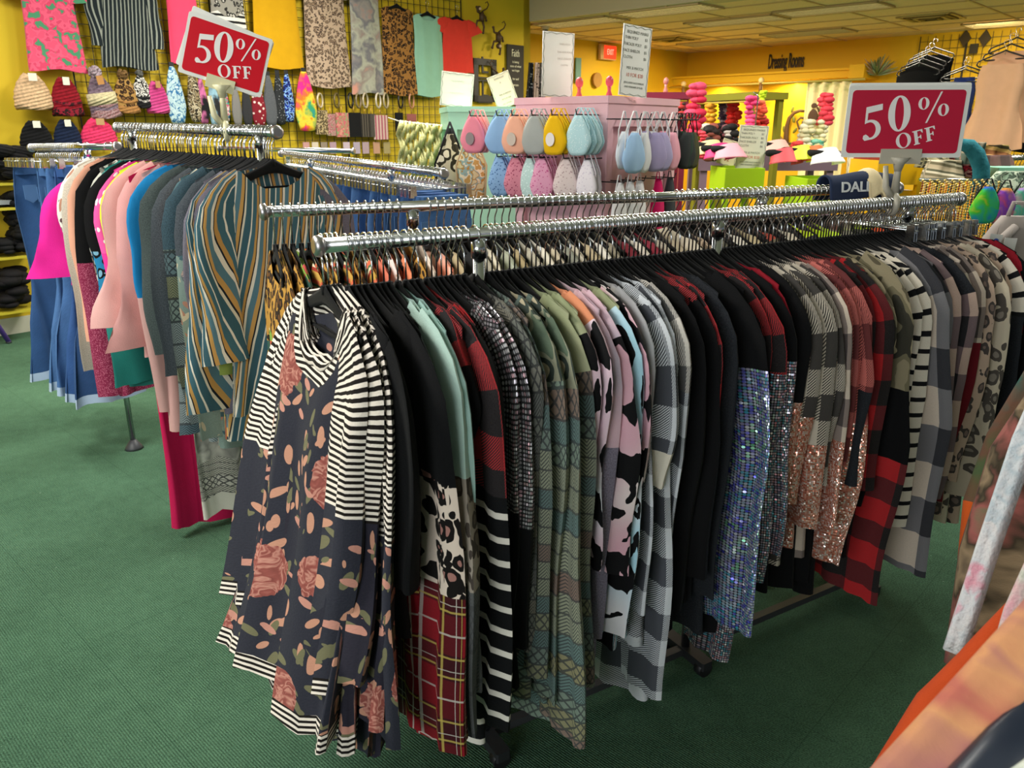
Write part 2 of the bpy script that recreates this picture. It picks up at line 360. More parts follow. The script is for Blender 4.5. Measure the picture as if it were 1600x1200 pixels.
# far room: wall with the exit sign, running from the far corner along -R
quad_wall('wall_far', FC - RD * 7.0, FC, 0, CEIL + 0.2, YEL2, out=-1)
fold_edge = 1350
quad_wall('wall_right', FC, FC + DW * 12.5, 0, CEIL + 0.2, YEL2, out=-1)
# the beam where the ceiling drops
BM0 = WL1 - LD * 0.0
bm = MB().prism([tuple((BM0 - RD * 0.02)[:2]), tuple((BM0 - LD * 9.5 - RD * 0.02)[:2]), tuple((BM0 - LD * 9.5 + RD * 0.25)[:2]), tuple((BM0 + RD * 0.25)[:2])], CEIL, 3.5)
struct(bm.build('trim_1', paint('b9ab8c')))
# boxed pipe cover at the wall corner
def ceil_mat():
    n = NT('ceiling_tile'); o = n.obj(); return n.fin(n.mix(n.noise(60.0, o, 3), lin('dcb98c'), lin('f2d6ae')), 0.9, 0, n.noise(200.0, o, 2), 0.2)
def poly_plate(name, P, z, th, m):
    return struct(MB().prism([tuple(p[:2]) for p in P], z, z + th).build(name, m))
cl = MB().prism([tuple(p[:2]) for p in (BM0 + LD * 3, BM0 - LD * 11, BM0 - LD * 11 + RD * 9.5, BM0 + LD * 3 + RD * 9.5)], CEIL + 0.005, CEIL + 0.08)
struct(cl.build('ceiling', ceil_mat()))
poly_plate('ceiling_front', [np.array([-9, -3.2, 0]), np.array([9, -3.2, 0]), BM0 - LD * 9, BM0, BM0 + LD * 3], 3.5, 0.08, paint('e6e2d6'))
struct(MB().box((-9, -3.32, 0), (9, -3.2, 0.8)).build('wall_front', paint('d8d2c0'))); struct(MB().box((-9, -3.32, 2.9), (9, -3.2, 3.6)).build('wall_front_top', paint('d8d2c0')))
# ceiling grid: one bar set
g = MB(); 
for k in range(1, 15):
    a = BM0 + RD * (k * 0.62); b = a - LD * 9; a2 = a + LD * 1.5
    g.prism([tuple((a2 - RD * .012)[:2]), tuple((b - RD * .012)[:2]), tuple((b + RD * .012)[:2]), tuple((a2 + RD * .012)[:2])], CEIL - 0.006, CEIL + 0.006)
for k in range(0, 9):
    a = BM0 - LD * (k * 1.22 - 0.5); b = a + RD * 9
    g.prism([tuple((a - LD * .012)[:2]), tuple((b - LD * .012)[:2]), tuple((b + LD * .012)[:2]), tuple((a + LD * .012)[:2])], CEIL - 0.0065, CEIL + 0.006)
struct(g.build('trim_2', paint('cfae7c')))
# white baseboard on the left wall
quad_wall('baseboard_left', WL0 + LD * -0.002, WL1 - LD * 0.002, 0, 0.13, paint('c9c6b4'), th=0.012, out=1)
def on_wall_left(px, py, off=0.0):
    d = ray(px, py); n = np.cross(RD, UP); P = WP0 + n * off; t = np.dot(P - np.array([0, 0, H]), n) / np.dot(d, n); return np.array([0, 0, H]) + d * t
def on_wall(px, py, P, D, off=0.0):
    d = ray(px, py); n = np.cross(D, UP); P = P + n * off; t = np.dot(P - np.array([0, 0, H]), n) / np.dot(d, n); return np.array([0, 0, H]) + d * t

# ------------------------------------------------------------------ garments
def garment_mesh(L=0.7, w=0.205, nk=0.118, dip=0.10, back=0.02, slope=0.33, flare=1.15, th=0.022, fold=0.015, nf=6.5, slv=0.56, sw=0.085, cuff=0.055, bell=0.0, out=0.05, spread=0.03, far=None, body=(), sleeve=(), seed=0, tuck=0.6, asym=0.0, nz=26, nt=44, ns=20, nr=18, rib=None, kick=0.0, wide=0.0):
    """body / sleeve: list of (distance down, material index); returns V, F, UV, MI"""
    r = np.random.RandomState(seed); V = []; F = []; UV = []; MI = []
    ph = r.uniform(0, 6.28, 8); fq = nf * r.uniform(0.8, 1.2)
    z0 = -0.072
    def zt(x): return z0 - slope * abs(x) - 0.02 * max(0, abs(x) - w * 0.8) / w
    for j in range(nz):
        s = j / (nz - 1)
        for i in range(nt + 1):
            t = 2 * PI * i / nt; c, sn = math.cos(t), math.sin(t); hw = w * (1 - 0.10 * math.sin(min(1, s * 3) * PI / 2) + (flare - 0.9) * s)
            x = hw * math.copysign(abs(c) ** 0.7, c); top = zt(min(w, abs(x)) if s < 0.02 else x)
            a = abs(x) / nk
            if a < 1: top -= ((dip if sn > 0 else back) * math.sqrt(max(0, 1 - a * a)))
            ln = L * (1 + asym * x / w); z = top * (1 - s) + (z0 - ln + 0.012 * math.sin(3 * x / w + ph[5])) * s
            b = 0.004 + th * min(1, s * 4) ** 0.7 + 0.006 * (a < 1)
            y = b * math.copysign(abs(sn) ** 0.8, sn)
            am = fold * min(1, 0.15 + s * 1.2) * abs(sn) ** 0.5
            y += am * (math.sin(fq * x / w + ph[0] + 1.2 * s) + 0.5 * math.sin(2.3 * fq * x / w + ph[1] - 1.5 * s)) + 0.6 * fold * s * math.sin(5 * s + ph[2])
            x += 0.35 * am * math.sin(1.7 * fq * x / w + ph[3]) + 0.25 * fold * math.sin(7 * s + ph[4])
            V.append((x, y, z)); UV.append(((x if sn > 0 else 0.55 - x) + 1, z))
    for j in range(nz - 1):
        s = (j + .5) / (nz - 1) * L; m = 0
        for dd, k in body:
            if s >= dd: m = k
        for i in range(nt):
            a = j * (nt + 1) + i; F.append((a, a + 1, a + nt + 2, a + nt + 1)); MI.append(m)
    if rib is not None:                                 # neckline ribbing
        base = len(V); k = 36; m_ = 8
        for i in range(k + 1):
            t = 2 * PI * i / k; x = nk * math.cos(t); sn = math.sin(t); dp = (dip if sn > 0 else back) * abs(sn)
            for q in range(m_ + 1):
                a = 2 * PI * q / m_; V.append((x * (1 + 0.10 * math.cos(a)), 0.014 * sn + 0.005 * math.sin(a), zt(x) - dp + 0.011 * math.cos(a) * (0.4 + 0.6 * abs(sn)))); UV.append((i / k, q / m_ * 0.05))
        for i in range(k):
            for q in range(m_): c_ = base + i * (m_ + 1) + q; F.append((c_, c_ + 1, c_ + m_ + 2, c_ + m_ + 1)); MI.append(rib)
    if slv > 0:
        for sd in (-1, 1):
            base = len(V); p5 = r.uniform(0, 6.28, 6); spd = (far if (sd > 0 and far is not None) else spread); cx, cz = w - 0.085, z0 - slope * (w - 0.085) - 0.050; ang = 0.42; step = slv / (ns - 1); cx_, cz_ = cx, cz
            for j in range(ns):
                s = j / (ns - 1); an = ang + (PI / 2 + 0.04 * math.sin(p5[5]) - ang) * min(1, s * slv / 0.19) ** 0.9
                if j: cx_ += math.cos(an) * step + spd * step / slv * (2.0 if s < 0.5 else 0.0); cz_ -= math.sin(an) * step
                if j: cx_ += 0.006 * math.sin(9 * s + p5[0]) * 0.4
                hx = (sw + (cuff - sw) * s ** 0.8) * (0.62 + 0.38 * min(1, s * slv / 0.12)) + bell * max(0, s - 0.55) ** 1.3 * 2.2; hy = (0.017 + 0.006 * math.sin(4 * s + p5[1])) * (0.45 + 0.55 * min(1, s * 3.5)) * (1 + 0.9 * bell * 4 * max(0, s - 0.5))
                px, pz = math.sin(an), math.cos(an)
                for i in range(nr + 1):
                    t = 2 * PI * i / nr; c, sn = math.cos(t), math.sin(t); u = hx * math.copysign(abs(c) ** 0.85, c)
                    y = hy * sn + 0.55 * fold * min(1, s * 3) * math.sin(2.6 * nf * u / w + p5[2] + 2.0 * s) + 0.4 * fold * math.sin(6 * s + p5[3]) * s
                    q = 1 + 0.05 * math.sin(11 * s + p5[4])
                    V.append((sd * (cx_ + px * u * q), y, cz_ + pz * u)); UV.append((4.0 * sw * i / nr + (3 if sd > 0 else 5), -s * slv))
            for j in range(ns - 1):
                s = (j + .5) / (ns - 1) * slv; m = 0
                for dd, k in (sleeve or body):
                    if s >= dd: m = k
                for i in range(nr):
                    a = base + j * (nr + 1) + i; f = (a, a + 1, a + nr + 2, a + nr + 1); F.append(f if sd > 0 else f[::-1]); MI.append(m)
    if kick or wide:
        V = [(x + (wide * x / w * min(1.2, max(0, -z - .12) / .8) if x > 0 else 0), y + kick * min(1.3, max(0, -z - .10) / .75) ** 1.1 * (1 + .5 * x / w * (x > 0)), z) for x, y, z in V]
    return V, F, UV, MI
def make_garment(name, label, cat, mats, loc, rz, group=None, parts=(), **kw):
    V, F, UV, MI = garment_mesh(**kw); o = mesh_obj(name, V, F, mats, None, MI, UV, True)
    tag(o, label, cat, group, loc, rz); return o

# ------------------------------------------------------------------ hangers
def hook_pts(r=0.0195, drop=0.088, lean=0.0):
    P = [(r * math.cos(a), 0, r * math.sin(a)) for a in np.linspace(math.radians(-35), math.radians(205), 15)]
    P += [(-0.013, 0, -0.020), (-0.004, 0, -0.031), (0.0, 0, -0.040), (0, 0, -drop)]
    return P
def velvet_body_mb(w=0.188, drop=0.088):
    b = MB(); n = 20; V = []; F = []; nr = 6
    for i in range(n + 1):
        x = -w + 2 * w * i / n; a = abs(x) / w; z = -drop - 0.012 - 0.30 * w * a ** 1.15 - 0.006 * math.sin(a * PI) ; hh = 0.017 * (1 - 0.45 * a) + 0.006 * max(0, 1 - a * 6); hy = 0.0042
        for k in range(nr):
            t = 2 * PI * k / nr + PI / 6; V.append((x, hy * math.cos(t), z + hh * math.sin(t)))
    for i in range(n):
        for k in range(nr): F.append((i * nr + k, i * nr + (k + 1) % nr, (i + 1) * nr + (k + 1) % nr, (i + 1) * nr + k))
    F += [tuple(range(nr))[::-1], tuple(n * nr + k for k in range(nr))]; b.add(V, F, True)
    zt = -drop - 0.012 - 0.30 * w
    b.tube([(-w + .004, 0, zt), (-w * 0.97, 0, zt - 0.016), (-w * 0.9, 0, zt - 0.022), (w * 0.9, 0, zt - 0.022), (w * 0.97, 0, zt - 0.016), (w - .004, 0, zt)], 0.0035, 6)
    b.tube([(0, 0, -drop + 0.006), (0, 0, -drop - 0.012)], 0.007, 8)
    return b
CH = chrome(); VEL = velvet()
hanger_proto = thing('velvet_hanger', 'black velvet hanger', 'hanger', (0, 0, -50))
hp_body = velvet_body_mb().build('hanger_body', VEL, hanger_proto); hp_hook = MB().tube(hook_pts(), 0.0020, 6).build('hook', CH, hanger_proto)
BODY_ME, HOOK_ME = hp_body.data, hp_hook.data
_n = velvet_body_mb(0.150).build('hanger_body', VEL); NARROW_ME = _n.data; bpy.data.objects.remove(_n)
for o in (hp_body, hp_hook, hanger_proto): bpy.data.objects.remove(o)
def put_hanger(loc, rz, label, group, flip=False, name='velvet_hanger', body=None, hook=None):
    r = thing(name, label, 'hanger', loc, rz + (PI if flip else 0), group)
    b = bpy.data.objects.new('hanger_body', body or BODY_ME); C.objects.link(b); b.parent = r
    h = bpy.data.objects.new('hook', hook or HOOK_ME); C.objects.link(h); h.parent = r
    return r

# ------------------------------------------------------------------ clothes rails
def rail_rack(name, label, A, B, posts, r=0.0145, group=None, foot=True, caps=True, tiers=(), fw=.26):
    """a chrome rail from A to B; posts: distances along it"""
    A = np.array(A, float); B = np.array(B, float); L = np.linalg.norm((B - A)[:2]); rz = math.atan2(B[1] - A[1], B[0] - A[0]); dz = B[2] - A[2]
    t = thing(name, label, 'clothes rack', (A[0], A[1], 0), rz, group)
    rp = [(0, 0, A[2]), (L, 0, B[2])]; MB().tube(rp, r, 20).build('rail', CH, t)
    if caps:
        for x, z, s in ((0, A[2], -1), (L, B[2], 1)):
            MB().tube([(x, 0, z), (x + s * 0.006, 0, z), (x + s * 0.016, 0, z), (x + s * 0.020, 0, z)], [r * 1.05, r * 1.5, r * 1.4, r * 0.9], 20).build('end_cap', chrome(0.3, 'b9b6b8'), t)
    for x in posts:
        zz = A[2] + dz * x / L; MB().tube([(x, 0, 0.05), (x, 0, zz - r * 0.6)], 0.0135, 16).build('post', CH, t)
        MB().tube([(x, 0, zz - 0.05), (x, 0, zz - 0.012)], 0.017, 16).build('collar', CH, t)
        if foot:
            MB().box((x - 0.02, -fw, 0.028), (x + 0.02, fw, 0.055), bev=0.004).build('foot', plain('26272a', .5), t)
            for s in (-1, 1):
                MB().tube([(x, s * (fw - .02) - 0.014, 0.025), (x, s * (fw - .02) + 0.014, 0.025)], 0.025, 14).build('caster', plain('17171a', 0.5), t)
    if not foot:
        for x in posts: MB().tube([(x, 0, 0.0), (x, 0, .012), (x, 0, .05)], [.045, .04, .014], 24).build('round_base', plain('3a3c40', .5), t)
    if foot and len(posts) > 1:
        MB().box((min(posts), -0.013, 0.03), (max(posts), 0.013, 0.052), bev=0.003).build('base_bar', plain('3c3d40', .4), t)
    return t, rz, L
# ------------------------------------------------------------------ front rack (nearest the camera)
RH = 1.345
FA = at_h(505, 384, RH); FB = at_h(1497, 311, RH)
FDIR = (FB - FA) / np.linalg.norm(FB - FA); ANG_F = math.atan2(FDIR[1], FDIR[0]); FN = np.array([FDIR[1], -FDIR[0], 0])   # towards the camera side
LF = np.linalg.norm(FB - FA)
print('front rail', FA, FB, LF, 'az', math.degrees(ANG_F))
sp = (on_line(747, FA, FDIR)[1], 2.0)
front, _, _ = rail_rack('clothes_rack', 'long chrome clothes rack nearest the camera, packed with tops on black hangers', FA, FB, [sp[0], LF * 0.5, LF * 0.88], fw=.10)
# second rack behind it
RH2 = 1.36
SA = at_h(418, 331, RH2); SB = at_h(1400, 294, RH2)
SDIR = (SB - SA) / np.linalg.norm(SB - SA); ANG_S = math.atan2(SDIR[1], SDIR[0]); SN = np.array([SDIR[1], -SDIR[0], 0]); LS = np.linalg.norm(SB - SA)
print('second rail', SA, SB, LS, 'az', math.degrees(ANG_S))
second, _, _ = rail_rack('clothes_rack', 'chrome clothes rack directly behind the nearest rack, with serape print tops at its near end', SA, SB, [on_line(643, SA, SDIR)[1], on_line(1192, SA, SDIR)[1]], fw=.16)
# left rack
LA = at_y(430, 207, 2.55); tl = on_line(185, LA, LD); LB = at_y(185, 199, tl[0][1]); tl2 = on_line(50, LA, LD); LC = at_y(182, 229, tl[0][1] + 0.04); LE = at_y(50, 231, tl2[0][1])
print('left rail', LA, LB, LC, LE)
left_a, _, _ = rail_rack('clothes_rack', 'chrome clothes rack on the left under the tilted red sale sign', LA, LB, [0.10, 1.15], foot=False)
left_b, _, _ = rail_rack('clothes_rack', 'lower chrome rack holding the blue flared jeans at the far left', LC, LE, [0.35], foot=False)
# middle racks
MA = at_y(692, 271, 3.2); ME_ = at_y(440, 240, 5.0)
mid, _, _ = rail_rack('clothes_rack', 'chrome rack with clip hangers and folded blue jeans in the middle distance', MA, ME_, [0.5, 1.6], foot=False)
NA = at_y(550, 236, 5.2); NB = at_y(345, 232, 5.6)
mid2, _, _ = rail_rack('clothes_rack', 'thin chrome rail in front of the keychains on the left wall', NA, NB, [0.5], foot=False)

HL_F = 'black velvet hanger with chrome hook packed on the nearest rail'
def front_at(s): return FA + FDIR * s
def solve_s(px, tipz=-0.16, half=0.235, P=FA, D=FDIR, N=FN, h=RH, mx=LF):
    best, bs = 1e9, 0
    for s in np.linspace(0.0, mx, 800):
        q = P + D * s + N * half + UP * tipz; e = abs(proj(q)[0] - px)
        if e < best: best, bs = e, s
    return bs
BK = solid('0b0b0d', 0.9, 0.2)
BW = stripes('18120f', 'e8ddd0', 0.0125, 0.5, 90); BWV = stripes('18120f', 'e8ddd0', 0.0125, 0.5, 90)
FLO = floral('24252f'); ROSEB = floral('211f2a', seed=3.1)
LEO1 = leopard('e6d3c3', '14100f', 'a9786f', 24.0, 0.22, 0.48); LEOM = leopard('a3988b', '4a423c', '6d6358', 26.0); LEOB = leopard('b9a58f', '6a5b4b', '8b7862', 30.0)
TART = tartan(); AZG = aztec(('5d5f60', 'cfc9b6', '5a5c5e', '6b6d6c'), '4a4b4c', 0.42)
MINT = solid('b3cfc3', 0.9); MINT2 = solid('9fc0b8', 0.9)
WSTR = stripes('0d0e10', 'e4ded2', 0.052, 0.27, 90, 0.003)
RH1 = sequin(('d9d6d8', 'f4f4f6', '8f8d92', 'bdb5bd', 'cfa6ae'), 0.0085, '0a0a0c', False, 0.35, 0.36)
AZ1 = aztec(('76857b', '8e8c6a', '8d6d60', '5f7b7a', 'a3a58a')); AZ2 = aztec(('8b9c8c', 'a99d6e', 'a07567', '6f8f8d', 'b5b597'), '45494a', 0.2); AZ3 = aztec(('6e7169', '7d7a70', '8b8576', '61625f'), '2e2f31', 0.15)
CAMG = camo(('5b6a58', '90907a', '39423c', 'b5a98c', '65746d'))
COW = cow('eef4f8', 'e8c9d6', '0c0c0e', 15.0, 0.52); COW2 = cow('f0eef2', 'a9d3e2', '0c0c0e', 14.0, 0.52); COW3 = cow('e9e2dc', 'd9a9b6', '0c0c0e', 13.0, 0.50)
ORG = solid('e2926b'); OLV = tiedye(('a8ac86', '8f9672', 'b9ba98'), 4.0); PUR = heather('8e8797', '6c6675'); PNK = tiedye(('e8d8d6', 'd5b2bd', 'bdb6c4'), 4.0)
CKG = check('4c4f57', '767983', 'dde1e6', 0.15, 0.006); CKG2 = check('5b5a5a', '8f8c88', 'ddd6cc', 0.15, 0.007)
CKR = check('1b1416', '5a1f26', 'b8262c', 0.13, 0.006); CKR2 = check('17100f', '64151a', 'c21d22', 0.14)
CKT = check('403c38', '9b9285', 'd5cab8', 0.14, 0.008); CKC = check('6e2d2d', 'a35a52', 'd9766c', 0.14, 0.007)
CKB = check('34343a', '7c7a7d', 'e0cfbd', 0.22); CKM = check('201f22', '7a6668', 'cdb0a0', 0.16); CKM2 = check('4d4442', '8f8078', 'dccbb8', 0.15)
IRI = sequin(('b8c0d8', '6a70e8', 'e8ecf8', '50c8e8', 'd8d0e0', '5a60f0', 'f4f6ff', '88d8a8', 'a898e8', 'd8dce8'), 0.0072, '101018', True, 0.55, 0.46)
SIL = sequin(('e8c9d8', 'b8b8c8', 'f2f2f2', '8f86a0', 'd9a0a8', '70b0c8'), 0.0068, '101014', False, 0.5, 0.40)
SILG = sequin(('d9cfc0', 'b8b0a8', 'f2efe6', '7f7870', 'c9a890'), 0.0064, '15120f', False, 0.5, 0.40)
RGS = sequin(('f0b8a0', 'e89880', 'ffe0d0', 'c87860', 'fff2ea'), 0.0045, 'a05a48', False, 0.6, 0.48)
CAMO_O = camo(('57503f', '8b8167', '6d664f', '37352c', 'a29778'), 7.0)
CRS = stripes('17171a', 'e6dccb', 0.045, 0.72, 90, 0.002); CRT = stripes('17130f', 'd9c9ae', 0.022, 0.45, 90)
MAR = solid('6d1520', 0.9); REDM = solid('8f1626'); CHAR = heather('1d1f23', '2b2e33')
LEOG = leopard('cfc2aa', '565049', '8b8377', 24.0, 0.26, 0.50); LEOG2 = leopard('c2a893', '4d4643', '7d6b62', 30.0, 0.26, 0.48)
MUL = multistripe((('b9a08c', 1), ('a0526a', 1), ('c27a54', .6), ('2a2a32', 1), ('47648a', 1), ('c9a24e', .8), ('8f2c3c', 1)), 0.26, 90)
TAN = solid('8f8878'); GREYK = heather('6f6b66', '57534f')
